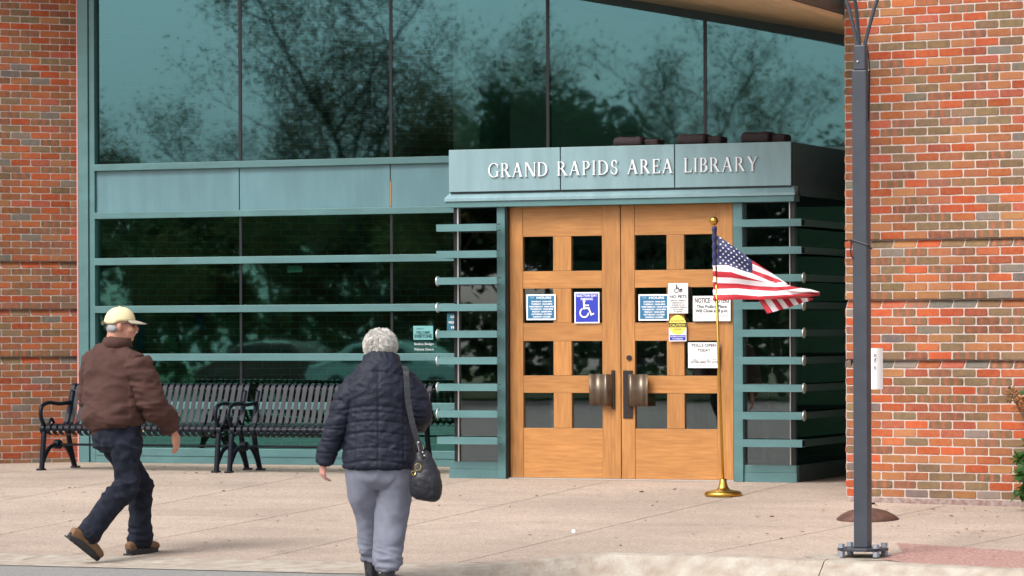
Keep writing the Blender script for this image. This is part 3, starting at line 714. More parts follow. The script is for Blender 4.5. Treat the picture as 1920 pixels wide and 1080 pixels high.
# ================================================================== SIGNS
def sign(name, label, pxa, pya, pxb, pyb, d, bgm, draw, border=None):
    xa, zt = fac(pxa, pya, d); xb, zb = fac(pxb, pyb, d); W, H = xb-xa, zt-zb
    r = thing(name, label, 'sign', ((xa+xb)/2, -d, zb)); y = -d
    if border:
        MB().box(xa, xb, y, y+.003, zb, zt).build('sheet', border, r); e = .05*W
        MB().box(xa+e, xb-e, y-.0012, y-.0002, zb+e, zt-e).build('print', bgm, r)
    else: MB().box(xa, xb, y, y+.003, zb, zt).build('sheet', bgm, r)
    def T(m, lines, yy=-.0022):
        for s, u, vv, h, wd, bold in lines:
            mb = MB(); text_mb(mb, s, xa+u*W, zt-vv*H, h*H*1.38, y+yy, width=(wd*W if wd else None), bold=bold*h*H)
            if mb.v: mb.build('lettering', m, r)
    draw(r, T, xa, xb, zb, zt, W, H, y); return r
HL = ['MONDAY: 10AM-6PM', 'TUESDAY: 10AM-8PM', 'WEDNESDAY: 10AM-6PM', 'THURSDAY: 10AM-8PM', 'FRIDAY: 10AM-5PM', 'SATURDAY: CLOSED', 'SUNDAY: CLOSED']
def hours(r, T, xa, xb, zb, zt, W, H, y):
    wd = [.70, .72, .84, .78, .66, .70, .60]
    T(WHITEI, [('HOURS', .60, .175, .09, .5, .04)]+[(s, .52+.04*(.84-q), .31+.098*i, .058, q, .05) for i, (s, q) in enumerate(zip(HL, wd))])
    mb = MB()
    for i in range(3): mb.box(xa+W*(.10+.02*i), xa+W*.27, y-.0022, y-.0015, zt-H*(.10+.03*i), zt-H*(.085+.03*i))
    mb.build('emblem', mat('pale_blue_print', (.2, .42, .58), .5), r)
sign('hours_sign', 'teal blue opening hours sign in the pane beside the election parking sign', 987, 552, 1042, 600, 2.325, BLUE1, hours, WHITEI)
sign('hours_sign', 'teal blue opening hours sign in the pane beside the no pets notice', 1197, 552, 1254, 601, 2.325, BLUE1, hours, WHITEI)
def wheel_sym(mb, x, z, s, y, lw=.10):
    def line(p, q, w):
        p, q = Vector((p[0], 0, p[1])), Vector((q[0], 0, q[1])); t = (q-p).normalized()*w/2; nn = Vector((-t.z, 0, t.x))
        c = [p+nn-t, p-nn-t, q-nn+t, q+nn+t]; line.k += 1; yy = y-.0002*line.k
        mb.add([(x+a.x*s, yy, z+a.z*s) for a in c], [(0, 1, 2, 3)])
    line.k = 0
    n = 20
    mb.add([(x+(-.02+.11*math.cos(i*2*math.pi/n))*s, y, z+(.88+.11*math.sin(i*2*math.pi/n))*s) for i in range(n)], [list(range(n))])
    pr = None
    for i in range(19):
        a = R_(125+i*12.5); q = (.0+.34*math.cos(a), -.0+.34*math.sin(a)+.0)
        if pr: line(pr, q, lw)
        pr = q
    line((-.02, .78), (.0, .32), .13); line((0, .56), (.34, .56), lw); line((0, .34), (.38, .34), .12); line((.38, .34), (.58, -.16), .12); line((.58, -.16), (.76, -.08), lw)
def parking(r, T, xa, xb, zb, zt, W, H, y):
    T(WHITEI, [('ELECTION DAY', .5, .145, .075, .82, .03), ('PARKING', .5, .255, .075, .48, .03)])
    mb = MB(); wheel_sym(mb, xa+W*.40, zb+H*.34, H*.42, y-.003, .11); mb.build('wheelchair_symbol', WHITEI, r)
sign('parking_sign', 'royal blue election day parking sign with white wheelchair symbol in door pane', 1077, 548, 1124, 606, 2.325, BLUE2, parking, WHITEI)
def nopets(r, T, xa, xb, zb, zt, W, H, y):
    T(INK, [('NO PETS', .5, .49, .095, .86, .02)]+[(s, .5, .60+.073*i, .043, q, .02) for i, (s, q) in enumerate([('SERVICE ANIMALS', .78), ('SPECIFICALLY', .6), ('TRAINED TO AID', .68), ('A DISABLED PERSON', .88), ('ARE ALLOWED', .56), ('TO ENTER', .42)])])
    mb = MB(); wheel_sym(mb, xa+W*.42, zb+H*.755, H*.20, y-.003, .10)
    k = H*.1; dx, dz = xa+W*.60, zb+H*.70     # small dog beside the chair
    mb.add([(dx-.05*k, y-.005, dz+.75*k), (dx+.7*k, y-.005, dz+.75*k), (dx+.95*k, y-.005, dz+1.25*k), (dx+.75*k, y-.005, dz+1.15*k), (dx-.1*k, y-.005, dz+1.1*k)], [(0, 1, 2, 3, 4)])
    for q in (0, .15, .55, .68): mb.add([(dx+q*k, y-.0052, dz), (dx+(q+.1)*k, y-.0052, dz), (dx+(q+.1)*k, y-.0052, dz+.8*k), (dx+q*k, y-.0052, dz+.8*k)], [(0, 1, 2, 3)])
    mb.build('assistance_symbol', INK, r)
sign('no_pets_sign', 'white no pets service animal sign on the right wooden door', 1253, 531, 1290, 587.5, 2.335, PAPER, nopets)
def caution(r, T, xa, xb, zb, zt, W, H, y):
    mb = MB(); n = 28; cz = zt-H*.36; R0 = W*.49
    mb.add([(xa+W/2+R0*math.cos(i*2*math.pi/n), y-.001, cz+R0*1.1*math.sin(i*2*math.pi/n)) for i in range(n)], [list(range(n))]); mb.build('yellow_disc', YEL, r)
    MB().box(xa+.01*W, xb-.01*W, y-.0022, y-.0014, zt-H*.45, zt-H*.285).build('black_band', INK, r); MB().box(xa+.05*W, xb-.05*W, y-.0022, y-.0014, zb+.045*H, zb+.245*H).build('blue_band', BLUE2, r)
    T(INK, [('AUTOMATIC', .5, .235, .062, .78, .0), ('DOOR', .5, .565, .07, .42, .0)]); T(YEL, [('CAUTION', .5, .42, .105, .88, .03)], -.003); T(WHITEI, [('ACTIVATE SWITCH', .5, .835, .05, .82, .03), ('TO OPERATE', .5, .925, .05, .6, .03)], -.003)
def caution_sheet():
    r = sign('caution_sign', 'yellow and white automatic caution door sticker with blue band', 1254, 592, 1287, 640, 2.335, PAPER, caution)
    for o in r.children:                      # arched top
        if o.name.startswith('sheet'):
            bm = bmesh.new(); bm.from_mesh(o.data); zt = max(q.co.z for q in bm.verts); ed = [e for e in bm.edges if all(q.co.z > zt-1e-5 for q in e.verts) is False and max(q.co.z for q in e.verts) > zt-1e-5 and min(q.co.z for q in e.verts) < zt-.01]
            pass; bm.free()
    return r
cs = caution_sheet()
for o in list(cs.children):
    if o.name.startswith('sheet'):
        xs = [q.co.x for q in o.data.vertices]; zs = [q.co.z for q in o.data.vertices]; W, H = max(xs)-min(xs), max(zs)-min(zs); cx = (max(xs)+min(xs))/2
        out = [(cx-W/2, min(zs)), (cx+W/2, min(zs))]+[(cx+W/2*math.cos(a), max(zs)-W*.52+W*.52*math.sin(a)) for a in [i*math.pi/16 for i in range(17)]]
        y0 = min(q.co.y for q in o.data.vertices)
        mb = MB().prism(out, lambda p: (p[0], y0, p[1]), lambda p: (p[0], y0+.003, p[1])); o.data = mesh('sheet', mb.v, mb.f, PAPER)
def notice(r, T, xa, xb, zb, zt, W, H, y):
    T(INK, [('NOTICE', .255, .27, .20, .40, .02), ('VOTERS', .76, .27, .20, .41, .02), ('TO', .50, .235, .06, .05, 0), ('This Polling Place', .5, .475, .12, .80, .025), ('Will Close at 8 p.m.', .5, .645, .12, .86, .025)])
    mb = MB()
    for u0, u1, vv in [(.05, .32, .80), (.05, .28, .85), (.70, .95, .72), (.69, .96, .77), (.70, .95, .82), (.72, .93, .87)]: mb.box(xa+u0*W, xa+u1*W, y-.002, y-.0015, zt-vv*H-.0012, zt-vv*H+.0012)
    mb.build('fine_print', mat('grey_ink', (.42, .45, .52), .7), r)
sign('voter_notice', 'white notice to voters sheet behind the flag pole', 1299, 555, 1370, 602, 2.335, PAPER, notice)
def polls(r, T, xa, xb, zb, zt, W, H, y):
    T(INK, [('POLLS OPEN', .5, .17, .115, .76, .012), ('TODAY', .5, .36, .115, .40, .012), ('ENTER HERE TO VOTE', .52, .815, .085, .86, .01), ('7 am', .2, .69, .06, .13, 0), ('to', .42, .69, .06, .06, 0), ('8', .63, .69, .06, .03, 0), ('P.M.', .84, .69, .06, .13, 0)])
    mb = MB()
    for u0, u1 in ((.10, .34), (.53, .74)): mb.box(xa+u0*W, xa+u1*W, y-.002, y-.0015, zt-.71*H, zt-.703*H)
    mb.box(xa+.25*W, xa+.75*W, y-.002, y-.0015, zt-.905*H, zt-.897*H); mb.build('rule', INK, r)
sign('polls_sign', 'white polls open today sheet low on the right wooden door', 1290, 642, 1350, 690, 2.335, PAPER, polls)
def welcome(r, T, xa, xb, zb, zt, W, H, y):
    T(mat('dark_teal_ink', (.01, .05, .06), .6), [('WELCOMES', .5, .56, .19, .72, .03), ('EVERYONE', .5, .86, .25, .88, .05), ('LIBRARY', .35, .25, .1, .4, 0)])
sign('welcome_sticker', 'pale teal welcomes everyone sticker on the glass wall near the woman', 775, 611, 812, 637, .012, mat('pale_teal_print', (.16, .42, .42), .6), welcome)
def lib(r, T, xa, xb, zb, zt, W, H, y): T(WHITEI, [('LIB', .5, .25, .14, .4, .03), ('MON', .45, .58, .14, .6, .03), ('FRI', .55, .88, .14, .42, .03)])
sign('window_sign', 'dark teal library hours sticker at the edge of the glass wall', 838, 588, 862, 620, .012, mat('dark_teal_print', (.01, .12, .17), .6), lib)
mb = MB()
for s, pa, pb, py in (('Boozhoo, Biindigen', 777, 813, 647), ('Welcome, Come in', 777, 813, 657)):
    a, z = fac(pa, py, .012); b, _ = fac(pb, py, .012); text_mb(mb, s, (a+b)/2, z, .032, -.012, width=b-a)
tag(mb.build('window_lettering', WHITEI), 'two lines of small white greeting lettering on the glass wall', 'lettering')

# ================================================================== BENCHES
def bez(pts, n):
    P = [Vector(p) for p in pts]; out = []
    for i in range(len(P)-1):
        p0, p1, p2, p3 = P[max(i-1, 0)], P[i], P[i+1], P[min(i+2, len(P)-1)]
        for k in range(n):
            t = k/n; out.append(.5*((2*p1)+(p2-p0)*t+(2*p0-5*p1+4*p2-p3)*t*t+(3*p1-p0-3*p2+p3)*t**3))
    return out+[P[-1]]
def make_bench(x0, length, yfront, label, plaque):
    r = thing('park_bench', label, 'bench', (x0, yfront, 0), 0, 'black slatted benches along the glass wall')
    # slat profile in (y, z): rolled front edge, seat, curved back, rolled top
    pr = bez([(0, .05, .33), (0, .0, .355), (0, -.015, .40), (0, .03, .435), (0, .16, .425), (0, .33, .40), (0, .43, .43), (0, .48, .52), (0, .535, .66), (0, .575, .76), (0, .60, .80), (0, .635, .805), (0, .65, .775)], 4)
    w, th = .042, .006; v = []; f = []
    for i, p in enumerate(pr):
        t = (pr[min(i+1, len(pr)-1)]-pr[max(i-1, 0)]).normalized(); nn = Vector((0, -t.z, t.y))*th/2
        v += [p+nn+Vector((-w/2, 0, 0)), p+nn+Vector((w/2, 0, 0)), p-nn+Vector((w/2, 0, 0)), p-nn+Vector((-w/2, 0, 0))]
    for i in range(len(pr)-1):
        for q in range(4): f.append((4*i+q, 4*i+(q+1) % 4, 4*i+4+(q+1) % 4, 4*i+4+q))
    f += [(3, 2, 1, 0), tuple(4*(len(pr)-1)+q for q in range(4))]
    sm = mesh('slat', v, f, BENCH); ns = int(length/.0665); x = (length-(ns-1)*.0665)/2
    for i in range(ns): link('slat', sm, r, (x+i*.0665, 0, 0))
    for y, z in ((.05, .385), (.40, .385), (.60, .76)): MB().tube([(0.02, y, z), (length-.02, y, z)], .014, 8).build('slat_rail', BENCH, r, world=False)
    for xe in (.045, length-.045):
        # end frame: front leg, rear leg, arch, armrest, feet
        fr = MB(); q = lambda pts, rad: fr.tube(bez([(xe, *p) for p in pts], 5), rad, 8)
        q([(-.035, .0), (-.015, .16), (.01, .33), (.03, .39)], (.026))
        q([(.60, .0), (.53, .16), (.48, .34), (.50, .52), (.57, .74)], (.026))
        q([(-.01, .08), (.10, .20), (.27, .235), (.44, .20), (.56, .07)], .02)
        q([(.02, .40), (.22, .40), (.47, .40)], .02)
        fr.build('end_frame', BENCH, r, world=False, smooth=True)
        ar = MB().tube(bez([(xe, .03, .41), (xe, -.045, .50), (xe, -.03, .60), (xe, .10, .635), (xe, .30, .62), (xe, .52, .63)], 6), (.019), 8)
        ar.tube(bez([(xe, .10, .43), (xe, .15, .48), (xe, .20, .44)], 6), .014, 6); ar.build('armrest', BENCH, r, world=False, smooth=True)
        hb = MB(); ring = [(math.cos(i*math.pi/8), math.sin(i*math.pi/8)) for i in range(16)]
        hb.prism(ring, lambda p: (xe-.03, .27+.05*p[0], .235+.045*p[1]), lambda p: (xe+.03, .27+.05*p[0], .235+.045*p[1])); hb.build('hub', BENCH, r, world=False, bevel=.008)
        for yy in (-.045, .61): MB().box(xe-.03, xe+.03, yy-.045, yy+.045, .0, .018).build('foot', BENCH, r, world=False, bevel=.004)
    MB().tube([(.045, .27, .235), (length-.045, .27, .235)], .011, 8).build('stretcher', BENCH, r, world=False)
    if plaque:
        MB().box(plaque, plaque+.125, .505, .512, .60, .655).build('plaque', ALU, r, world=False); p2 = MB().box(plaque+.006, plaque+.119, .500, .5045, .606, .649).build('plaque_face', mat('plaque_brown', (.05, .028, .028), .5), r, world=False)
        mb = MB(); text_mb(mb, 'IN MEMORY', plaque+.062, .622, .012, .499); mb.build('plaque_lettering', WHITEI, r, world=False)
    return r
make_bench(.615, 1.93, -1.90, 'black slatted metal bench in front of the brick wall behind the man', 0)
make_bench(2.60, 1.85, -1.92, 'black slatted metal bench with small plaque behind the woman', .88)

# ================================================================== LAMP POST
lp = gnd(1618, 1045); GZ = lp.z
post = thing('lamp_post', 'dark grey square lamp post with three curved arms bolted at the kerb', 'lamp post', (lp.x, lp.y, GZ+.01))
H0 = GZ+.01
box('shaft', POST, post, lp.x-.05, lp.x+.05, lp.y-.05, lp.y+.05, H0+.0575, H0+3.27, bevel=.006)
hx = [(.175*math.cos(R_(22.5+45*i)), .155*math.sin(R_(22.5+45*i))) for i in range(8)]
MB().prism(hx, lambda p: (lp.x+p[0], lp.y+p[1], H0+.035), lambda p: (lp.x+p[0], lp.y+p[1], H0+.056)).build('base_plate', POST, post, bevel=.003)
for sx in (-1, 1):
    for sy in (-1, 1):
        bx, by = lp.x+sx*.12, lp.y+sy*.10; hexa = [(.024*math.cos(R_(60*i)), .024*math.sin(R_(60*i))) for i in range(6)]
        MB().prism(hexa, lambda p: (bx+p[0], by+p[1], H0+.057), lambda p: (bx+p[0], by+p[1], H0+.085)).build('bolt', GALV, post)
        MB().prism(hexa, lambda p: (bx+p[0], by+p[1], H0+.0), lambda p: (bx+p[0], by+p[1], H0+.034)).build('levelling_nut', GALV, post)
box('collar', POST, post, lp.x-.041, lp.x+.041, lp.y-.041, lp.y+.041, H0+3.271, H0+3.44, bevel=.008)
MB().prism([(math.cos(i*math.pi/6)*.006, math.sin(i*math.pi/6)*.006) for i in range(12)], lambda p: (lp.x-.01+p[0], lp.y-.0505, H0+3.33+p[1]), lambda p: (lp.x-.01+p[0], lp.y-.04, H0+3.33+p[1])).build('rivet', ALU, post)
zt = H0+3.435
for dx, dy in ((-.62, .12), (-.08, -.55), (.6, .25)):
    k = (dx, dy); P = bez([(lp.x+dx*.03, lp.y+dy*.03, zt-.03), (lp.x+dx*.10, lp.y+dy*.10, zt+.16), (lp.x+dx*.22, lp.y+dy*.22, zt+.38), (lp.x+dx*.55, lp.y+dy*.55, zt+.72), (lp.x+dx*1.0, lp.y+dy*1.0, zt+.95)], 6)
    MB().tube(P, .0125, 10).build('arm', POST, post, smooth=True)
ringp = [(lp.x+.62*math.cos(a), lp.y+.62*math.sin(a), zt+.95) for a in [i*2*math.pi/40 for i in range(41)]]
MB().tube(ringp, .015, 8, caps=False).build('lantern_ring', POST, post); MB().lathe([(.02, .0), (.30, .06), (.36, .0), (.34, -.03), (.02, -.03)], (lp.x, lp.y, zt+1.25)).build('lamp_shade', POST, post)
MB().tube(bez([(lp.x+.051, lp.y+.0, H0+3.40), (lp.x+.056, lp.y+.02, H0+3.23), (lp.x+.0535, lp.y, H0+2.93)], 5), .004, 6).build('cable', SEAL, post)
tz = H0+2.10
MB().tube([(lp.x-.056, lp.y-.054, tz+.03), (lp.x+.054, lp.y-.056, tz-.005), (lp.x+.056, lp.y+.055, tz-.03), (lp.x-.054, lp.y+.056, tz), (lp.x-.056, lp.y-.054, tz+.03), (lp.x-.060, lp.y-.058, tz-.06), (lp.x-.045, lp.y-.060, tz-.10)], .005, 6).build('cable_tie', SEAL, post)
# sign stand with a domed iron base behind the post
ds = gnd(1627, 974)
st = thing('sign_stand', 'white notice on a pole with rusty domed base behind the lamp post', 'sign stand', tuple(ds))
MB().lathe([(.235, -.02), (.235, .008), (.20, .035), (.14, .066), (.07, .082), (.032, .086), (.03, .13)], ds).build('base', RUST, st, smooth=True)
MB().tube([ds+Vector((0, 0, .08)), ds+Vector((0, 0, 1.32))], .022, 12).build('pole', RUST, st)
MB().tube([ds+Vector((.0, -.02, .12)), ds+Vector((.05, .02, .12))], .008, 6).build('thumb_screw', SEAL, st)
dpt = -ds.y+.03
xa, zt = fac(1599, 653, dpt); xb, zb = fac(1652, 730, dpt)
mb = MB(); n = 12; v = []
for i in range(n+1):
    q = i/n; x = xa+(xb-xa)*q; cur = -.05*(max(0, q-.82)/.18)**1.5-.02*(max(0, .08-q)/.08)
    v += [(x, -dpt-cur, zb), (x, -dpt-cur, zt), (x, -dpt-cur+.002, zb), (x, -dpt-cur+.002, zt)]
f = []
for i in range(n):
    a, b = 4*i, 4*i+4; f += [(a, b, b+1, a+1), (a+2, a+3, b+3, b+2), (a, a+2, b+2, b), (a+1, b+1, b+3, a+3)]
f += [(0, 1, 3, 2), (4*n, 4*n+2, 4*n+3, 4*n+1)]
MB().add(v, f).build('notice_sheet', PAPER, st)
mb = MB(); tx, _ = fac(1640.5, 690, dpt+.004)
for s, py in (('e', 669), ('f', 680), ('t', 693)):
    text_mb(mb, s, tx, fac(1640, py, dpt)[1], .05, -dpt-.004, width=.018)
mb.build('lettering', INK, st)

# ================================================================== FLAG
fb = gnd(1356, 930)
fs = thing('flag_stand', 'small american flag on gold pole standing before the wooden doors', 'flag', tuple(fb))
MB().lathe([(.15, .0), (.155, .012), (.150, .028), (.135, .040), (.06, .052), (.042, .070), (.030, .11), (.028, .14), (.012, .142)], fb, 40).build('base', GOLD, fs, smooth=True)
DF = -fb.y
topx, topz = fac(1339, 425, DF); pt = Vector((topx, fb.y, topz))
MB().tube([fb+Vector((0, 0, .12)), pt], .0115, 14).build('pole', GOLD, fs, smooth=True)
bx, bz = fac(1338.5, 414, DF)
MB().lathe([(.008, -.05), (.016, -.045), (.010, -.037)]+[(.036*math.sin(a), -.036*math.cos(a)) for a in [R_(18+i*9) for i in range(18)]], (bx, fb.y, bz), 24).build('finial', GOLD, fs, smooth=True)
def fp(qx, qy, off):                           # point of the flag (crop pixels of the photograph, scale 4.91) at depth offset
    d = DF+off; x, z = fac(1280+qx/4.91, 390+qy/4.91, d); return Vector((x, -d, z))
def interp(pts, x):
    for (a, ya), (b, yb) in zip(pts, pts[1:]):
        if x <= b: return ya+(yb-ya)*(x-a)/(b-a)
    return pts[-1][1]
TOPE = [(318, 250), (400, 305), (520, 392), (640, 482), (760, 560), (880, 640), (990, 716), (1080, 735), (1180, 748), (1262, 772)]
BOTE = [(297, 850), (500, 843), (700, 843), (900, 838), (1100, 830), (1262, 806)]
BND = [[(297, 800), (500, 795), (700, 812), (850, 805), (1000, 795), (1150, 782), (1262, 773)],
       [(290, 745), (500, 740), (700, 758), (850, 766), (1000, 750), (1085, 736), (1300, 700)],
       [(288, 690), (500, 695), (700, 720), (850, 727), (995, 718), (1300, 690)],
       [(285, 637), (450, 642), (600, 664), (790, 688), (1000, 700), (1300, 680)],
       [(283, 580), (450, 590), (600, 640), (790, 689), (1300, 660)],
       [(280, 525), (420, 528), (520, 565), (640, 602), (800, 672), (990, 714), (1300, 640)]]
UP = [[(640, 570), (760, 612), (880, 655), (960, 700), (1300, 800)], [(640, 512), (720, 548), (830, 607), (1300, 800)]]
RED, WHT, NAVY = (.44, .008, .022, 1), (.74, .70, .74, 1), (.006, .012, .075, 1)
stars = []
for r_ in range(9):
    for c_ in range(6 if r_ % 2 == 0 else 5): stars.append((.09+.155*c_+(0 if r_ % 2 == 0 else .078), .07+.108*r_))
def in_star(u, vv, cx, cy, R0):
    dx, dy = (u-cx)*1.15, (vv-cy); a = math.atan2(dx, -dy); r = math.hypot(dx, dy)
    k = math.cos(math.pi/5*1)/math.cos((abs(a) % (2*math.pi/5))-math.pi/5)
    q = (a % (2*math.pi/5)); q = min(q, 2*math.pi/5-q)
    lim = R0*(.40*math.sin(math.pi/5)/(math.sin(q)*1*(1-.40*math.cos(math.pi/5))+.40*math.sin(math.pi/5)*math.cos(q)))
    return r < lim
NU, NV = 300, 170
v = []; f = []; cols = []
for i in range(NU+1):
    x = 318+(1262-318)*i/NU
    t_, b_ = interp(TOPE, x), interp(BOTE, x)
    for j in range(NV+1):
        q = j/NV; y = t_+(b_-t_)*q
        g = (x-318)/944
        off = .018+.035*math.sin(g*9+q*2.2)*min(1, g*3)+.018*math.sin(g*21-q*5)*min(1, g*2)+.05*g-(.03*math.exp(-((q-.0)/.10)**2))+.012*math.sin(q*14+g*4)
        v.append(fp(x, y, off))
for i in range(NU):
    for j in range(NV):
        f.append((i*(NV+1)+j, i*(NV+1)+j+1, (i+1)*(NV+1)+j+1, (i+1)*(NV+1)+j))
        x = 318+(1262-318)*(i+.5)/NU; t_, b_ = interp(TOPE, x), interp(BOTE, x); y = t_+(b_-t_)*(j+.5)/NV
        cb = interp(BND[5], x)
        if x < 641 and y < cb:
            c = NAVY; tl = interp(TOPE, x); u = (x-318)/322; vv = (y-(250+232*u))/(275-150*u+1e-6)
            # canton is sheared down along the droop: stars on its own u, v
            vq = (y-tl)/max(20, cb-tl); vq = .0+vq*(1-.52*u)+.52*u
            for sx, sy in stars:
                if abs(sx-u) < .06 and abs(sy-vq) < .07 and in_star(u, vq, sx, sy, .041): c = WHT; break
        else:
            n = sum(1 for B in BND if y < interp(B, x))
            if n == 6: n += sum(1 for B in UP if y < interp(B, x))
            if n == 5 and x > 790: n = 5
            c = RED if n % 2 == 0 else WHT
        cols.append(c)
me = mesh('cloth', v, f)
FM = bpy.data.materials.new('flag_cloth'); FM.use_nodes = True; t = FM.node_tree; b = t.nodes['Principled BSDF']; at = t.nodes.new('ShaderNodeAttribute'); at.attribute_name = 'Col'
t.links.new(at.outputs['Color'], b.inputs['Base Color']); b.inputs['Roughness'].default_value = .6; b.inputs['Sheen Weight'].default_value = .2
def facecol(me, cols):
    ca = me.color_attributes.new('Col', 'FLOAT_COLOR', 'CORNER')
    flat = []
    for p, c in zip(me.polygons, cols): flat += list(c)*p.loop_total
    ca.data.foreach_set('color', flat)
facecol(me, cols); me.materials.append(FM); me.shade_smooth()
inv = rootmat(fs).inverted(); me.transform(inv); link('cloth', me, fs)
# sleeve round the pole
mb = MB(); n = 40; SL = []; sc = []
path = [fp(292+ (300-292)*k/n, 172+(852-172)*k/n, .0) for k in range(n+1)]
rad = [.017+.003*math.sin(k*1.3)+(.003 if k < 22 else 0) for k in range(n+1)]
mb.tube(path, rad, 12)
o = mb.build('sleeve', FM, fs, smooth=True); cl = []
for p in o.data.polygons:
    k = min(n-1, p.index//12); yy = 172+(852-172)*(k+.5)/n
    cl.append(NAVY if yy < 525 else (WHT if int((yy-525)/54.5) % 2 == 0 else RED))
facecol(o.data, cl)
# lower corner folded behind, hanging under the fly
v = []; f = []; cols = []; NU2, NV2 = 66, 20
for i in range(NU2+1):
    g = i/NU2; xa_, ya_ = 690+(1200-690)*g, 835-6*g; xb_, yb_ = 778+(1200-778)*g**.93, 972-128*g
    for j in range(NV2+1):
        q = j/NV2; v.append(fp(xa_+(xb_-xa_)*q, ya_+(yb_-ya_)*q, -.03+.015*math.sin(g*30)*q))
for i in range(NU2):
    for j in range(NV2):
        f.append((i*(NV2+1)+j, i*(NV2+1)+j+1, (i+1)*(NV2+1)+j+1, (i+1)*(NV2+1)+j))
        q = (i+.5)/NU2*1.0+.0; cols.append(RED if int(q*9+.0) % 2 == 0 else WHT)
me = mesh('fold', v, f, FM, True); facecol(me, cols); me.transform(inv); link('cloth_fold', me, fs)

# ================================================================== PEOPLE
def loft(path, ref=(0, -1, 0), n=20, sq=2.0):
    """path: (x,y,z, ra, rb): ra across, rb along ref; returns verts, faces of a closed tube with round ends"""
    P = [Vector(p[:3]) for p in path]; rings = []; ref = Vector(ref)
    for i, p in enumerate(P):
        t = (P[min(i+1, len(P)-1)]-P[max(i-1, 0)]).normalized()
        a = t.cross(ref)
        if a.length < .05: a = t.cross(Vector((1, .2, .1)))
        a.normalize(); b = a.cross(t).normalized(); ra, rb = path[i][3], path[i][4]
        ring = []
        for q in range(n):
            c, s = math.cos(q*2*math.pi/n), math.sin(q*2*math.pi/n)
            c2, s2 = math.copysign(abs(c)**(2/sq), c), math.copysign(abs(s)**(2/sq), s)
            ring.append(p+a*ra*c2+b*rb*s2)
        rings.append(ring)
    v = [q for r in rings for q in r]; f = []
    for i in range(len(P)-1):
        for q in range(n): f.append((i*n+q, i*n+(q+1) % n, (i+1)*n+(q+1) % n, (i+1)*n+q))
    f += [list(range(n))[::-1], list(range((len(P)-1)*n, len(P)*n))]
    return v, f
def dense(path, k=4):
    out = []
    for i in range(len(path)-1):
        p0, p1, p2, p3 = [Vector(path[max(0, min(len(path)-1, i+q))]) if False else path[max(0, min(len(path)-1, i+q))] for q in (-1, 0, 1, 2)]
        for s in range(k):
            t = s/k; out.append(tuple(.5*((2*b)+(c-a)*t+(2*a-5*b+4*c-d)*t*t+(3*b-a-3*c+d)*t**3) for a, b, c, d in zip(p0, p1, p2, p3)))
    return out+[path[-1]]
def ell(c, r, n=16, rot=None):
    v = []; f = []; c = Vector(c)
    for i in range(1, n):
        a = math.pi*i/n
        for q in range(n*2):
            b = math.pi*q/n; p = Vector((r[0]*math.sin(a)*math.cos(b), r[1]*math.sin(a)*math.sin(b), r[2]*math.cos(a)))
            v.append(c+(rot @ p if rot else p))
    m = n*2
    for i in range(n-2):
        for q in range(m): f.append((i*m+q, (i+1)*m+q, (i+1)*m+(q+1) % m, i*m+(q+1) % m))
    f += [list(range(m))[::-1] if False else list(range(m)), list(range((n-2)*m, (n-1)*m))[::-1]]
    return v, f
def skinmesh(name, parts, vox, m, parent, smooth_it=4, disp=None):
    """join closed shapes, fuse into one continuous surface, smooth, wrinkle"""
    mb = MB()
    for v, f in parts: mb.add(v, f)
    me = mesh(name, mb.v, mb.f); bm = bmesh.new(); bm.from_mesh(me); bmesh.ops.recalc_face_normals(bm, faces=bm.faces); bm.to_mesh(me); bm.free()
    o = bpy.data.objects.new(name, me); C.objects.link(o)
    r = o.modifiers.new('r', 'REMESH'); r.mode = 'VOXEL'; r.voxel_size = vox
    s = o.modifiers.new('s', 'SMOOTH'); s.iterations = smooth_it; s.factor = .5
    me2 = evaluated(o); bpy.data.objects.remove(o); me2.materials.clear(); me2.materials.append(m); me2.shade_smooth(); me2.name = name
    if disp:
        nrm = [q.normal.copy() for q in me2.vertices]
        for q, n_ in zip(me2.vertices, nrm): q.co += n_*disp(q.co)
        me2.update()
    return link(name, me2, parent)
def N3(p, s, sx=1, sy=1, sz=1): return noise.noise(Vector((p.x*s*sx, p.y*s*sy, p.z*s*sz)))
def wrinkle(amp, s, sz=1.6):
    return lambda p: amp*(1-2*abs(N3(p, s, 1, 1, sz)))+amp*.5*N3(p, s*2.4, 1, 1, sz)
SKIN = mat('skin', (.56, .27, .19), .5, nscale=30, namp=.16); SKIN.node_tree.nodes['Principled BSDF'].inputs['Subsurface Weight'].default_value = .15
BROWN = mat('brown_canvas', (.068, .025, .018), .85, nscale=9, namp=.22, bump=.25, bscale=500)
DENIM = mat('dark_denim', (.0065, .008, .014), .9, spec=.2, nscale=18, col2=(.020, .024, .040), bump=.3, bscale=600)
CAPY = mat('yellow_cap', (.78, .65, .38), .8, nscale=20, namp=.08, bump=.2, bscale=500); CAPG = mat('khaki_brim', (.36, .32, .24), .8)
TANL = mat('tan_leather', (.20, .105, .05), .7, nscale=14, namp=.3); SOLE = mat('dark_rubber', (.022, .022, .026), .7)
GREYH = mat('grey_hair', (.33, .32, .32), .7); WHITEH = mat('white_hair', (.78, .75, .70), .6, nscale=22, namp=.30)
QUILT = mat('navy_quilted_nylon', (.013, .016, .030), .6, spec=.25, nscale=14, namp=.2, bump=.35, bscale=70)
GREYP = mat('grey_fleece', (.195, .205, .26), .95, nscale=12, col2=(.15, .155, .20), bump=.3, bscale=300)
BLKL = mat('black_leather', (.010, .011, .016), .42, bump=.3, bscale=60); BRASS = mat('brass', (.55, .42, .16), .35, metal=1)
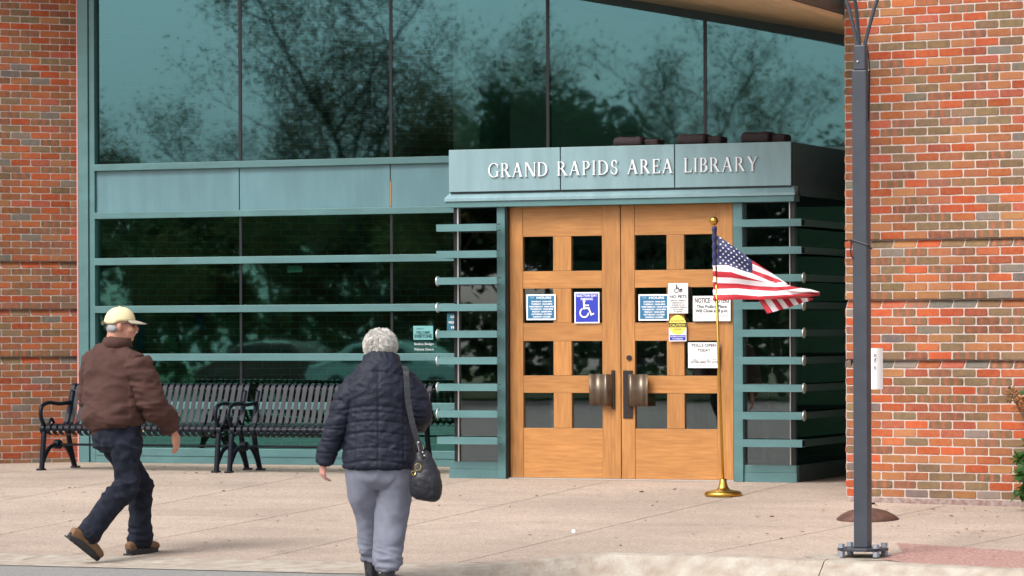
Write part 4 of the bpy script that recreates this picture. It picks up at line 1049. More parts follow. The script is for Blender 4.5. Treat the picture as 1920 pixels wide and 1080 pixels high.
def hand_parts(wrist, dirv, palm_n, thumb_side, L=.18, curl=.6):
    """palm and five separate curled fingers. dirv: along the hand, palm_n: palm facing, thumb_side: towards the thumb"""
    w = Vector(wrist); d = Vector(dirv).normalized(); pn = Vector(palm_n); pn = (pn-d*pn.dot(d)).normalized(); ts = d.cross(pn).normalized()
    if ts.dot(Vector(thumb_side)) < 0: ts = -ts
    P = []
    pl = L*.48
    P.append(loft([(*(w-d*.06), .026, .022), (*(w-d*.0), .027, .021), (*(w+d*pl*.35), .036, .019), (*(w+d*pl*.8), .041, .0155), (*(w+d*pl), .038, .013)], ref=pn, n=14))
    for i, (off, ln) in enumerate(((.028, .44), (.0095, .49), (-.0095, .46), (-.027, .37))):
        b = w+d*pl*.92+ts*off; dd = d.copy(); pts = [(*b, .0088, .0088)]; seg = L*ln/3
        for k in range(3):
            ang = curl*(.55+.35*k); dd = (dd*math.cos(ang)+pn*math.sin(ang)).normalized()
            b = b+dd*seg; r = .0085-.0009*k; pts.append((*b, r, r))
        P.append(loft(pts, ref=ts, n=10))
    b = w+d*pl*.25+ts*.028; dd = (d*.75+ts*.6+pn*.25).normalized(); b2 = b+dd*.045; dd = (d*.95+ts*.1+pn*.4).normalized(); b3 = b2+dd*.032; b4 = b3+dd*.02
    P.append(loft([(*(w+d*pl*.1+ts*.012), .014, .014), (*b, .0135, .0135), (*b2, .0105, .0105), (*b3, .0095, .0095), (*b4, .007, .007)], ref=pn, n=10))
    return P
def shoe(parent, heel, toe, up, name, upper, W=.048):
    h, t, up = Vector(heel), Vector(toe), Vector(up).normalized(); d = (t-h); L = d.length; d.normalize(); s = d.cross(up).normalized(); up = s.cross(d).normalized()
    if up.z < 0: up = -up
    # sole: flat shaped plate with lugs
    out = []
    for i in range(28):
        a = i*2*math.pi/28; x = .5-.5*math.cos(a); y = math.sin(a)*(W*(.80+.28*math.sin(x*2.6)))
        out.append((x*L, y))
    o = MB().prism(out, lambda p: h+d*p[0]+s*p[1], lambda p: h+d*p[0]+s*p[1]+up*.042); so_ = o.build('shoe', SOLE, parent, world=False, bevel=.006)
    lug = MB()
    for i in range(7):
        x = L*(.06+.135*i); lug.add(*(lambda c: ([c+d*a+s*b+up*e for a in (-.010, .010) for b in (-W*.85, W*.85) for e in (-.008, .004)], [(0, 1, 3, 2), (4, 6, 7, 5), (0, 4, 5, 1), (2, 3, 7, 6), (0, 2, 6, 4), (1, 5, 7, 3)]))(h+d*x))
    lug.build('tread', SOLE, so_, world=False)
    pp = []
    for x, hw, hh in ((.03, .028, .05), (.12, .036, .062), (.28, .040, .070), (.45, .044, .075), (.62, .048, .068), (.80, .047, .056), (.93, .038, .044), (.985, .022, .024)):
        pp.append((*(h+d*L*x+up*(.026+hh*.45)), hw, hh*.62))
    skinmesh('upper', [loft(dense(pp, 3), ref=up, n=16, sq=2.4)], .007, upper, so_, 3)
    return so_
# ---------------- man in brown jacket
mg = gnd(270, 1037)
man_rot = YAW
def man():
    h = Vector((.53, .85, 0)); r = Vector((.85, -.53, 0)); by = -.25
    C0 = Vector((-.19, by, 0)); pel = Vector((-.165, by, .90))
    Rs, Ls = C0+r*.205+Vector((0, 0, 1.36)), C0-r*.165+Vector((0, 0, 1.375))
    Re, Rw = Vector((.105, by-.10, 1.065)), Vector((.225, by+.03, .885))
    Le, Lw = Vector((-.365, by+.20, 1.10)), Vector((-.17, by+.42, .98))
    Rh, Lh = pel+r*.085, pel-r*.085
    Rk, Ra = Vector((-.085, by-.07, .495)), Vector((-.325, -.64, .175))
    Lk, La = Vector((-.015, -.09, .475)), Vector((-.025, -.05, .10))
    hc = Vector((-.128, by+.02, 1.615)); fd = Vector((.99, .12, 0)).normalized(); fs_ = Vector((.12, -.99, 0)).normalized()   # face direction, its right side
    hr = Matrix((fd, fs_*-1, Vector((0, 0, 1)))).transposed()
    hd = lambda a, b, c: hc+fd*a+fs_*b+Vector((0, 0, c))
    parts = [ell(hd(-.008, 0, .025), (.098, .078, .098), 14, hr), ell(hd(.028, 0, -.048), (.066, .060, .078), 14, hr), ell(hd(.055, 0, -.092), (.034, .036, .026), 10, hr),
             loft([(*hd(.088, 0, .012), .010, .010), (*hd(.102, 0, -.008), .013, .012), (*hd(.112, 0, -.026), .016, .014), (*hd(.096, 0, -.035), .014, .01)], ref=fs_, n=10),
             ell(hd(.085, 0, .018), (.018, .05, .012), 8, hr), ell(hd(.088, 0, -.062), (.014, .026, .010), 8, hr), ell(hd(.06, .043, -.030), (.03, .022, .028), 8, hr),
             loft([(*hd(-.03, 0, -.03), .062, .066), (*hd(-.045, 0, -.10), .06, .063), (*hd(-.065, 0, -.19), .075, .07)], ref=fd, n=18)]
    for sgn in (1, -1):                       # ears
        parts.append(ell(hd(-.012, sgn*.080, -.012), (.020, .009, .033), 8, hr)); parts.append(ell(hd(-.016, sgn*.086, -.006), (.016, .008, .024), 8, hr))
    bl = lambda *p: loft(dense([tuple(q) for q in p], 4), ref=tuple(-h), n=18)
    parts += [bl((*(pel+Vector((0, 0, .0))), .115, .085), (*(C0+Vector((0, 0, 1.1))), .14, .10), (*(C0+Vector((0, 0, 1.32))), .17, .10), (*(C0+Vector((.02, 0, 1.43))), .075, .065)),
              bl((*Ls, .055, .055), (*Le, .042, .042), (*Lw, .028, .026)), bl((*Rs, .055, .055), (*Re, .042, .042), (*Rw, .027, .025)),
              bl((*Ls, .06, .06), (*(C0+Vector((0, 0, 1.37))), .07, .07), (*Rs, .06, .06)),
              bl((*Lh, .07, .07), (*Lk, .05, .05), (*La, .034, .036)), bl((*Rh, .07, .07), (*Rk, .05, .05), (*Ra, .034, .036)),
              loft([(*La, .034, .038), (*(La+Vector((.03, .045, -.05))), .034, .03), (*(La+Vector((.09, .14, -.065))), .028, .018)], n=12), loft([(*Ra, .034, .038), (*(Ra+Vector((.04, .03, -.07))), .03, .03), (*(Ra+Vector((.07, .07, -.13))), .024, .018)], n=12)]
    parts += hand_parts(Rw+Vector((.012, .01, -.022)), (.10, .06, -.55), (-.75, .5, .0), (.5, .8, .1), L=.185, curl=.42)
    parts += hand_parts(Lw, (.8, .3, -.1), (0, 0, -1), (0, 1, 0), L=.18, curl=.5)
    root = thing('person', 'man in brown jacket, pale yellow cap and dark jeans walking past the benches', 'person', tuple(mg), man_rot)
    skinmesh('body', parts, .0075, SKIN, root, 3)
    # jacket
    Z = lambda z, a, b, dx=0, dy=0: (C0.x+dx, C0.y+dy, z, a, b)
    tor = loft(dense([Z(.836, .140, .112, .015), Z(.842, .162, .130, .015), Z(.895, .164, .132, .015), Z(.915, .196, .158, .012), Z(.95, .212, .172, .008), Z(1.03, .222, .172, 0), Z(1.14, .212, .166, .005), Z(1.25, .210, .156, .005), Z(1.34, .196, .136, .0), Z(1.405, .15, .112, 0), Z(1.45, .085, .085, .02), Z(1.485, .073, .078, .03), Z(1.51, .074, .078, .035)], 4), ref=tuple(-h), n=40, sq=2.3)
    def sleeve(S, E, Wr, rs):
        S, E, Wr = Vector(S), Vector(E), Vector(Wr); m1 = S.lerp(E, .5); m2 = E.lerp(Wr, .55)
        return loft(dense([(*S, rs[0], rs[0]), (*m1, rs[1], rs[1]), (*E, rs[2], rs[2]), (*m2, rs[3], rs[3]), (*Wr.lerp(E, .10), rs[4]*1.1, rs[4]*1.1), (*Wr, rs[4]*.8, rs[4]*.8)], 5), ref=tuple(-h), n=22)
    shl = loft(dense([(*(Ls+Vector((-.02, .0, -.03))), .07, .085), (*(C0+Vector((0, 0, 1.385))), .085, .11), (*(Rs+Vector((.015, 0, -.03))), .07, .085)], 5), ref=(0, 0, 1), n=20)
    def folds(p):
        a = .014*(1-2*abs(N3(p, 5, 1, 1, 2.0)))+.004*N3(p, 17, 1, 1, 1.6)
        if p.z < 1.08: a += .012*(1-2*abs(N3(p, 7, .6, .6, 3.6)))*smooth01(.90, .95, p.z)
        if p.z < .90: a = a*.2+.0018*math.sin((p.x-p.y)*260)
        if p.x > -.06: a += .011*(1-2*abs(N3(p, 10, 1, 1, 2.5)))
        return a
    skinmesh('jacket', [tor, shl, sleeve(Rs, Re, Rw, (.098, .095, .085, .074, .058)), sleeve(Ls, Le, Lw, (.09, .085, .078, .066, .052))], .0085, BROWN, root, 4, folds)
    # collar
    col = MB(); n = 30; vv = []
    for i in range(n+1):
        a = R_(-150)+R_(300)*i/n; dirn = -h*math.cos(a)+r*math.sin(a); cc = C0+Vector((.025, .01, 0))
        vv += [cc+dirn*.074+Vector((0, 0, 1.475)), cc+dirn*.083+Vector((.012, 0, 1.535-.012*abs(math.sin(a)))), cc+dirn*.092+Vector((.012, 0, 1.533-.012*abs(math.sin(a)))), cc+dirn*.108+Vector((0, 0, 1.462))]
    ff = []
    for i in range(n):
        for q in range(3): ff.append((4*i+q, 4*i+4+q, 4*i+5+q, 4*i+1+q))
    co = col.add(vv, ff).build('collar', BROWN, root, world=False, smooth=True); sm = co.modifiers.new('s', 'SOLIDIFY'); sm.thickness = .006
    # jeans
    def leg(Hp, K, A, top, ext): 
        Hp, K, A = Vector(Hp), Vector(K), Vector(A)
        return loft(dense([(*(Hp+Vector((0, 0, .03))), top, top*1.12), (*Hp.lerp(K, .3), .097, .105), (*Hp.lerp(K, .7), .083, .088), (*K, .076, .080), (*K.lerp(A, .35), .074, .078), (*K.lerp(A, .75), .070, .074), (*K.lerp(A, 1.0), .070, .076), (*K.lerp(A, ext), .071, .078)], 4), ref=tuple(-h), n=24)
    hip = loft(dense([(*(pel+Vector((0, 0, .08))), .155, .125), (*pel, .165, .135), (*(pel-Vector((0, 0, .10))), .165, .13), (*(pel-Vector((0, 0, .17))), .12, .10)], 4), ref=tuple(-h), n=28, sq=2.3)
    def jw(p):
        k = max(math.exp(-((p.z-.47)/.09)**2), math.exp(-((p.z-.12)/.09)**2), .8*math.exp(-((p.z-.78)/.08)**2))
        return .022*k*(1-2*abs(N3(p, 7, 1, 1, 2.4)))+.009*(1-2*abs(N3(p, 9, 1, 1, 1)))
    skinmesh('jeans', [hip, leg(Rh, Rk, Ra, .095, 1.06), leg(Lh, Lk, La, .095, 1.14)], .0085, DENIM, root, 4, jw)
    MB().box(.035, .045, by-.145, by-.135, .87, .885).build('rivet', BRASS, root, world=False)
    shoe(root, (-.105, -.165, .0), (.085, .125, .0), (0, 0, 1), 'shoe', TANL)
    shoe(root, (-.455, -.735, .165), (-.262, -.54, -.02), (.72, .28, .62), 'shoe', TANL)
    # cap with brim
    cp = []
    for i in range(0, 11):
        a = R_(90*i/10); ce = math.cos(a)**.82; cp.append((.110*ce, .094*ce, .103*math.sin(a)))
    vv = []; ff = []; m = 32
    for a_, b_, z_ in cp[:-1]:
        for q in range(m):
            an = q*2*math.pi/m; vv.append(hd(-.012+a_*math.cos(an), b_*math.sin(an), .030+z_*.98-.016*math.cos(an+math.pi)*0+(-.018 if math.cos(an) < -.2 else 0)*(1-z_/.115)))
    for i in range(len(cp)-2):
        for q in range(m): ff.append((i*m+q, i*m+(q+1) % m, (i+1)*m+(q+1) % m, (i+1)*m+q))
    ff.append([(len(cp)-2)*m+q for q in range(m)])
    ff.append(list(range(m))[::-1])
    cap = MB().add(vv, ff).build('cap', CAPY, root, world=False, smooth=True)
    br = []; bf = []; nb = 14
    for i in range(nb+1):
        an = R_(-62+124*i/nb); e = math.cos(an*1.15)
        inner = hd(-.012+.112*math.cos(an), .098*math.sin(an), .036); outer = hd(-.012+.112*math.cos(an)+.078*max(.02, e), .098*math.sin(an)*1.02, .034-.022*max(0, e)-.012*abs(math.sin(an)))
        br += [inner, outer, outer-Vector((0, 0, .004)), inner-Vector((0, 0, .004))]
    for i in range(nb):
        for q in range(4): bf.append((4*i+q, 4*i+4+q, 4*i+4+(q+1) % 4, 4*i+(q+1) % 4))
    MB().add(br, bf).build('brim', CAPG, cap, world=False, smooth=True)
    st_ = MB().tube([hd(-.125, -.05, .022), hd(-.130, -.02, .016), hd(-.132, .01, .014), hd(-.128, .05, .020)], .010, 8, flat=1.6); st_.build('cap_strap', mat('cap_strap', (.12, .105, .09), .7), cap, world=False)
    MB().add(*ell(hd(-.012, 0, .132), (.008, .008, .005), 6)).build('cap_button', CAPY, cap, world=False, smooth=True)
    # hair round the back and sides, moustache, glasses
    hp = []
    for sgn in (1, -1): hp.append(loft([(*hd(.012, sgn*.076, .012), .014, .010), (*hd(-.035, sgn*.077, -.004), .030, .012), (*hd(-.072, sgn*.062, -.02), .040, .014), (*hd(-.098, sgn*.03, -.028), .046, .014), (*hd(-.106, 0, -.03), .046, .014)], ref=(0, 0, 1), n=12))
    hp = [(v, f) for v, f in hp]
    skinmesh('hair', [ell(hd(-.052, 0, -.014), (.056, .081, .052), 14, hr)], .006, GREYH, root, 2, lambda p: .003*N3(p, 60, 1, 1, .4))
    skinmesh('moustache', [loft([(*hd(.100, -.030, -.052), .006, .006), (*hd(.108, 0, -.044), .009, .008), (*hd(.100, .030, -.052), .006, .006)], ref=(0, 0, 1), n=10)], .004, WHITEH, root, 2)
    g = MB().tube([hd(-.008, .084, .010), hd(.05, .082, .014), hd(.094, .060, .014)], .0028, 6).tube([hd(.094, .060, .014), hd(.106, .0, .016), hd(.094, -.060, .014)], .0028, 6)
    gl = g.build('glasses', SEAL, root, world=False)
    for sgn in (1, -1):
        q = []; 
        for i in range(12):
            a = i*math.pi/6; q.append(hd(.100-.01*abs(math.cos(a)), sgn*(.034+.026*math.cos(a)), -.002+.019*math.sin(a)))
        MB().add(q, [list(range(12))]).build('lens', mat('dark_lens', (.05, .04, .04), .1), gl, world=False)
    return root
man()
# ---------------- woman in quilted jacket
wg = gnd(704, 1086)
def woman():
    by = .0; s = 286.
    P = lambda px, py, y=0: Vector(((px-704)/s, by+y, (1086-py)/s))
    root = thing('person', 'woman with short white hair, navy quilted jacket and grey trousers walking to the doors', 'person', tuple(wg), YAW)
    hc = P(714, 657, .09)
    Ls, Rs = P(668, 722, .02), P(764, 718, .02); Le, Lw = P(636, 795, .0), P(610, 862, .04); Re, Rw = P(789, 772, .0), P(782, 800, .22)
    pel = P(713, 872, .03); Lh, Rh = pel+Vector((-.085, 0, -.02)), pel+Vector((.085, 0, -.02))
    Lk, La = P(690, 968, .12), P(695, 1052, .20); Rk, Ra = P(733, 975, .02), P(729, 1060, -.06)
    bl = lambda *p: loft(dense([tuple(q) for q in p], 4), n=18)
    parts = [ell(hc+Vector((0, 0, .01)), (.077, .095, .10), 14), ell(hc+Vector((0, .045, -.06)), (.055, .05, .06), 12), ell(hc+Vector((0, .10, -.02)), (.012, .018, .022), 8),
             loft([(*(hc+Vector((0, -.02, -.05))), .055, .058), (*(hc+Vector((0, -.06, -.19))), .062, .06), (*(hc+Vector((0, -.07, -.25))), .08, .07)], n=16)]
    for sg in (-1, 1): parts.append(ell(hc+Vector((sg*.079, -.005, -.02)), (.010, .018, .030), 8))
    parts += [bl((*pel, .15, .11), (*P(712, 790, .02), .15, .11), (*P(715, 720, .02), .16, .10), (*P(716, 690, .02), .08, .07)), bl((*Ls, .05, .05), (*Le, .04, .04), (*Lw, .026, .024)), bl((*Rs, .05, .05), (*Re, .04, .04), (*Rw, .026, .024)), bl((*Ls, .055, .055), (*P(716, 712, .02), .06, .06), (*Rs, .055, .055)),
              bl((*Lh, .08, .08), (*Lk, .055, .055), (*La, .04, .04)), bl((*Rh, .08, .08), (*Rk, .055, .055), (*Ra, .04, .04))]
    parts += hand_parts(Lw+Vector((-.008, .005, -.012)), (-.06, .08, -.55), (.75, .4, .1), (-.2, .9, 0), L=.19, curl=.85)
    parts += hand_parts(Rw, (-.2, .8, .2), (-1, 0, 0), (0, 0, 1), L=.165, curl=.7)
    skinmesh('body', parts, .0075, mat('pink_skin', (.60, .29, .235), .5), root, 3)
    T = lambda px, py, a, b, y=.02: (*P(px, py, y), a, b)
    tor = loft(dense([T(713, 879, .205, .165), T(713, 876, .236, .185), T(713, 868, .239, .188), T(713, 840, .232, .180), T(712, 800, .220, .168), T(711, 768, .214, .160), T(712, 735, .218, .155), T(714, 712, .200, .138), T(715, 700, .160, .118), T(716, 691, .128, .105, .03), T(716, 679, .108, .098, .045), T(716, 671, .102, .095, .055)], 4), n=44, sq=2.35)
    def sl(pts): return loft(dense(pts, 4), n=20)
    sL = sl([(*(Ls+Vector((.03, 0, .01))), .085, .085), (*P(652, 752), .082, .085), (*P(637, 793), .073, .078), (*P(622, 830, .02), .066, .07), (*P(610, 862, .035), .058, .062), (*P(607, 870, .04), .050, .054)])
    sR = sl([(*(Rs+Vector((-.03, 0, .01))), .085, .085), (*P(776, 742), .08, .085), (*P(788, 770, .0), .074, .080), (*P(788, 788, .08), .068, .068), (*P(784, 795, .16), .062, .062), (*P(782, 798, .2), .05, .05)])
    rows = [(1086-q)/s for q in (705, 768, 779, 795, 816, 845, 869)]
    def quilt(p):
        a = 0
        onarm = p.x < -.205+.0*p.z or p.x > .27
        bowz = p.z-.02*math.cos(p.x*9)
        for z in rows: a -= .0065*math.exp(-((bowz-z)/.0075)**2)
        if .72 < p.z < 1.36 and not onarm:
            for x in (-.125, .03, .19): a -= .005*math.exp(-((p.x-x)/.006)**2)
        if onarm:
            for z in (1.17, 1.08, .98, .90): a -= .008*math.exp(-((p.z+.35*p.x*(-1 if p.x < 0 else 1)*.0-z)/.008)**2)
        a += .006*(1-2*abs(N3(p, 11, 1, 1, 1.5)))+.0045*(1-2*abs(noise.noise(Vector((p.x*16+p.z*18, p.y*12, p.z*16-p.x*14)))))
        return a+.004
    skinmesh('jacket', [tor, sL, sR], .0075, QUILT, root, 4, quilt)
    MB().tube([(pel.x+.238*math.cos(a), pel.y-.01+.188*math.sin(a), (1086-875)/s+.002*math.sin(a*7)) for a in [i*2*math.pi/48 for i in range(49)]], .011, 8, caps=False).build('jacket_hem', QUILT, root, world=False, smooth=True)
    # stand collar
    vv = []; ff = []; n = 28
    for i in range(n+1):
        a = R_(200)+R_(-220-0)*0+R_(140+ (i/n)*260)-R_(0); a = R_(-220)+R_(260)*i/n
        d = Vector((math.cos(a), math.sin(a), 0)); cc = P(716, 0, .04); cc.z = 0
        vv += [cc+d*.138+Vector((0, 0, (1086-697)/s)), cc+d*.120+Vector((0, .02, (1086-670)/s)), cc+d*.108+Vector((0, .02, (1086-666)/s)), cc+d*.098+Vector((0, 0, (1086-690)/s))]
    for i in range(n):
        for q in range(3): ff.append((4*i+q, 4*i+4+q, 4*i+5+q, 4*i+1+q))
    MB().add(vv, ff).build('collar', QUILT, root, world=False, smooth=True)
    # trousers
    hip = loft(dense([T(713, 858, .19, .15, .02), T(713, 880, .205, .160, .02), T(712, 900, .195, .15, .025), T(712, 914, .15, .11, .03)], 4), n=30, sq=2.4)
    lL = loft(dense([(*P(683, 868, .03), .118, .155), (*P(683, 900, .04), .117, .145), (*P(684, 925, .06), .108, .125), (*P(688, 968, .12), .088, .095), (*P(693, 1020, .17), .075, .085), (*P(695, 1050, .20), .068, .078), (*P(695, 1056, .20), .058, .066)], 5), n=24)
    lR = loft(dense([(*P(743, 868, .03), .120, .155), (*P(742, 900, .03), .119, .148), (*P(740, 925, .03), .113, .13), (*P(733, 975, .02), .102, .105), (*P(729, 1030, -.03), .090, .095), (*P(728, 1056, -.06), .086, .09), (*P(728, 1065, -.06), .07, .075)], 5), n=24)
    def tw(p):
        k = math.exp(-((p.z-.12)/.10)**2)
        return .016*k*(1-2*abs(N3(p, 9, 1, 1, 2.8)))+.011*(1-2*abs(N3(p, 5, 1.5, 1, .8)))+.003*N3(p, 20)
    skinmesh('trousers', [hip, lL, lR], .0085, GREYP, root, 5, tw)
    for A, nm in ((P(695, 1052, .20), 'boot'), (P(728, 1062, -.06), 'boot')):
        skinmesh('boot', [loft([(*(A+Vector((0, 0, .10))), .055, .062), (*A, .056, .064), (*(Vector((A.x, A.y+.0, .06)) ), .05, .07), (*Vector((A.x, A.y+.02, .012)), .045, .10)], n=16), loft([(*Vector((A.x, A.y-.06, .03)), .038, .03), (*Vector((A.x, A.y+.05, .035)), .045, .04), (*Vector((A.x, A.y+.15, .025)), .04, .028), (*Vector((A.x, A.y+.18, .02)), .02, .016)], ref=(0, 0, 1), n=14)], .008, BLKL, root, 3)
    # short wavy hair: a cap of hair and many curled locks
    hr_ = skinmesh('hair', [ell(hc+Vector((0, -.012, .028)), (.089, .099, .095), 16), ell(hc+Vector((0, -.045, -.035)), (.077, .056, .058), 14)], .008, WHITEH, root, 2, lambda p: .010*(1-2*abs(N3(p, 24)))+.006*N3(p, 50))
    lk = MB(); rn = random.Random(3)
    for i in range(2400):
        th = rn.uniform(0, 2*math.pi); ph = math.acos(rn.uniform(-.62, 1)); d = Vector((math.sin(ph)*math.cos(th), math.sin(ph)*math.sin(th), math.cos(ph)))
        if d.y > .55 and d.z < .35: continue
        b = hc+Vector((d.x*.089, -.014+d.y*.100, .022+d.z*.096)); wv = noise.noise(Vector((d.x*3, d.y*3, d.z*3)))*1.6; dn = Vector((d.x*.8+wv+rn.uniform(-.35, .35), d.y*.3-.3+rn.uniform(-.35, .35), -1+.9*max(0, d.z)+rn.uniform(-.3, .3))); dn = (dn-d*dn.dot(d)).normalized(); L = rn.uniform(.028, .065); pts = []
        for k in range(5):
            q = k/4; pts.append(b+d*(.002+.015*math.sin(q*math.pi*.85)*rn.uniform(.5, 1.4))+dn*L*q+Vector((rn.uniform(-.002, .002), 0, 0)))
        lk.tube(pts, [.0018, .0024, .002, .0014, .0005], 3)
    lk.build('hair_locks', WHITEH, hr_, world=False, smooth=True)
    return root
woman()
def handbag():
    s = 286.; P = lambda px, py, y=0: Vector(((px-704)/s, y, (1086-py)/s))
    r = thing('handbag', 'black leather shoulder bag with brass rings hanging at the woman\'s side', 'handbag', tuple(wg), YAW)
    # origin stays with the wearer; body of the bag
    pp = dense([(*P(792, 846, -.20), .035, .03), (*P(796, 862, -.20), .062, .045), (*P(799, 890, -.20), .093, .065), (*P(800, 912, -.20), .104, .070), (*P(800, 928, -.20), .094, .062), (*P(799, 936, -.20), .06, .04)], 4)
    skinmesh('bag_body', [loft(pp, n=26, sq=2.6)], .007, BLKL, r, 4, lambda p: .006*(1-2*abs(N3(p, 14, 1, 1, .6)))+.003*N3(p, 30))
    sp = bez([P(757, 688, .03), P(763, 694, -.13), P(765, 720, -.165), P(768, 755, -.18), P(776, 795, -.195), P(785, 825, -.20), P(789, 838, -.20)], 6); mb = MB()
    vv = []; ff = []
    for p in sp: vv += [p+Vector((-.019, 0, 0)), p+Vector((.019, 0, 0)), p+Vector((.019, .006, 0)), p+Vector((-.019, .006, 0))]
    for i in range(len(sp)-1):
        for q in range(4): ff.append((4*i+q, 4*i+4+q, 4*i+4+(q+1) % 4, 4*i+(q+1) % 4))
    mb.add(vv, ff).build('strap', BLKL, r, world=False)
    for px, py, rr_ in ((791, 839, .017), (786, 874, .020), (778, 885, .012)):
        c = P(px, py, -.265 if py > 850 else -.212); MB().tube([c+Vector((rr_*math.cos(a), .004*math.sin(2*a), rr_*1.15*math.sin(a))) for a in [i*2*math.pi/20 for i in range(21)]], .0035, 6, caps=False).build('ring', BRASS, r, world=False)
    MB().tube([P(788, 828, -.21), P(792, 845, -.245), P(797, 858, -.252)], [(.017, .004)]*3, 8).build('tab', BLKL, r, world=False)
    for px, py in ((787, 829), (795, 847), (798, 853)): MB().add(*ell(P(px, py, -.256 if py > 840 else -.218), (.006, .004, .006), 6)).build('rivet', ALU, r, world=False, smooth=True)
handbag()

# ================================================================== PLANTS, LITTER
LEAFM = mat('shrub_leaf', (.045, .13, .028), .5, nscale=20, namp=.4); DRYM = mat('dry_flower', (.24, .115, .035), .8, nscale=30, namp=.5); STEMM = mat('shrub_stem', (.10, .07, .04), .8)
def leaf(mb, p, d, n, L, W):
    d = d.normalized(); s = d.cross(n)
    if s.length < 1e-4: s = d.cross(Vector((1, .3, 0)))
    s.normalize(); n = s.cross(d)
    mb.add([p, p+d*L*.3+s*W*.5+n*.1*W, p+d*L*.7+s*W*.42+n*.06*W, p+d*L, p+d*L*.7-s*W*.42+n*.06*W, p+d*L*.3-s*W*.5+n*.1*W, p+d*L*.5-n*.06*W], [(0, 1, 6), (1, 2, 6), (2, 3, 6), (3, 4, 6), (4, 5, 6), (5, 0, 6)])
sb = gnd(1950, 955); sh = thing('shrub', 'green leafy shrub with dried brown flower heads before the brick pier', 'shrub', tuple(sb))
rn = random.Random(8); stems = MB(); lv = MB(); dry = MB(); IR = Vector((cu, su, 0))
for i in range(30):
    side = rn.uniform(-.18, .55); hgt = rn.uniform(.25, .95) if side > -.05 else rn.uniform(.10, .50)
    dep = rn.uniform(-.3, .2); tip = sb+IR*side+Vector((0, dep, hgt))
    path = bez([sb+Vector((rn.uniform(-.05, .1), rn.uniform(-.05, .05), -.02)), sb.lerp(tip, .55)+Vector((0, 0, .12)), tip], 5); stems.tube(path, [.006-.0004*k for k in range(len(path))], 5)
    for p in path[3:]:
        for _ in range(5):
            d = Vector((rn.uniform(-1, 1), rn.uniform(-1, 1), rn.uniform(-.7, .5))); leaf(lv, p+d*.01, d, Vector((rn.uniform(-.4, .4), rn.uniform(-1, 0), 1)), rn.uniform(.05, .10), rn.uniform(.035, .065))
for px, py, nn in ((1897, 742, 70), (1925, 752, 60), (1912, 762, 40), (1950, 700, 60)):
    x, z = fac(px, py, -sb.y); c = Vector((x, sb.y, z)); stems.tube(bez([sb, sb.lerp(c, .6)+Vector((.05, 0, .05)), c], 6), .005, 5)
    dry = MB()
    for _ in range(nn):
        d = Vector((rn.gauss(0, 1), rn.gauss(0, 1), rn.gauss(0, 1))).normalized(); leaf(dry, c+d*rn.uniform(.0, .05)*Vector((1.2, 1, .8)).length*.7, d, Vector((rn.uniform(-1, 1), rn.uniform(-1, 1), 1)), rn.uniform(.02, .035), rn.uniform(.014, .024))
    dry.build('dried_flower', DRYM, sh)
stems.build('stems', STEMM, sh); lv.build('leaves', LEAFM, sh)
lit = MB(); rn = random.Random(4)
spots = [(rn.uniform(60, 1560), rn.uniform(893, 1030)) for _ in range(70)]+[(rn.uniform(220, 840), rn.uniform(868, 892)) for _ in range(60)]+[(rn.uniform(1640, 1900), rn.uniform(948, 1010)) for _ in range(22)]
for px, py in spots:
    g = gnd(px, py); a = rn.uniform(0, 6.3)
    if g.x > 5.0 and g.x < 8.25 and g.y > VY-.05: continue
    leaf(lit, g+Vector((0, 0, .006)), Vector((math.cos(a), math.sin(a), rn.uniform(0, .2))), Vector((rn.uniform(-.4, .4), rn.uniform(-.4, .4), 1)), rn.uniform(.015, .05), rn.uniform(.01, .028))
tag(lit.build('fallen_leaves', mat('dead_leaf', (.16, .085, .04), .85, nscale=5, namp=.5)), 'small dry brown leaves scattered over the pavement', 'leaves', kind='stuff')
for px, py, lab in ((1074, 1000, 'white scrap of paper lying on the pavement before the doors'),):
    g = gnd(px, py); mb = MB(); leaf(mb, g+Vector((0, 0, .004)), Vector((.3, .2, .9)), Vector((0, -1, .2)), .03, .03); tag(mb.build('paper_scrap', PAPER), lab, 'litter')

# ================================================================== ACROSS THE STREET (seen mirrored in the glass)
BARK = mat('bark', (.055, .045, .035), .9, nscale=10, namp=.4); FOLI = mat('autumn_foliage', (.12, .10, .035), .8, nscale=1.5, namp=.5); EVER = mat('evergreen_foliage', (.018, .045, .020), .8, nscale=2, namp=.5)
def translucent(m, col, f=.5):
    t = m.node_tree; b = t.nodes['Principled BSDF']; out = t.nodes['Material Output']; tr = t.nodes.new('ShaderNodeBsdfTranslucent'); tr.inputs[0].default_value = (*col, 1)
    mx = t.nodes.new('ShaderNodeMixShader'); mx.inputs[0].default_value = f; t.links.new(b.outputs[0], mx.inputs[1]); t.links.new(tr.outputs[0], mx.inputs[2]); t.links.new(mx.outputs[0], out.inputs['Surface'])
translucent(FOLI, (.26, .21, .08)); translucent(EVER, (.07, .13, .06)); translucent(LEAFM, (.10, .25, .04), .35)
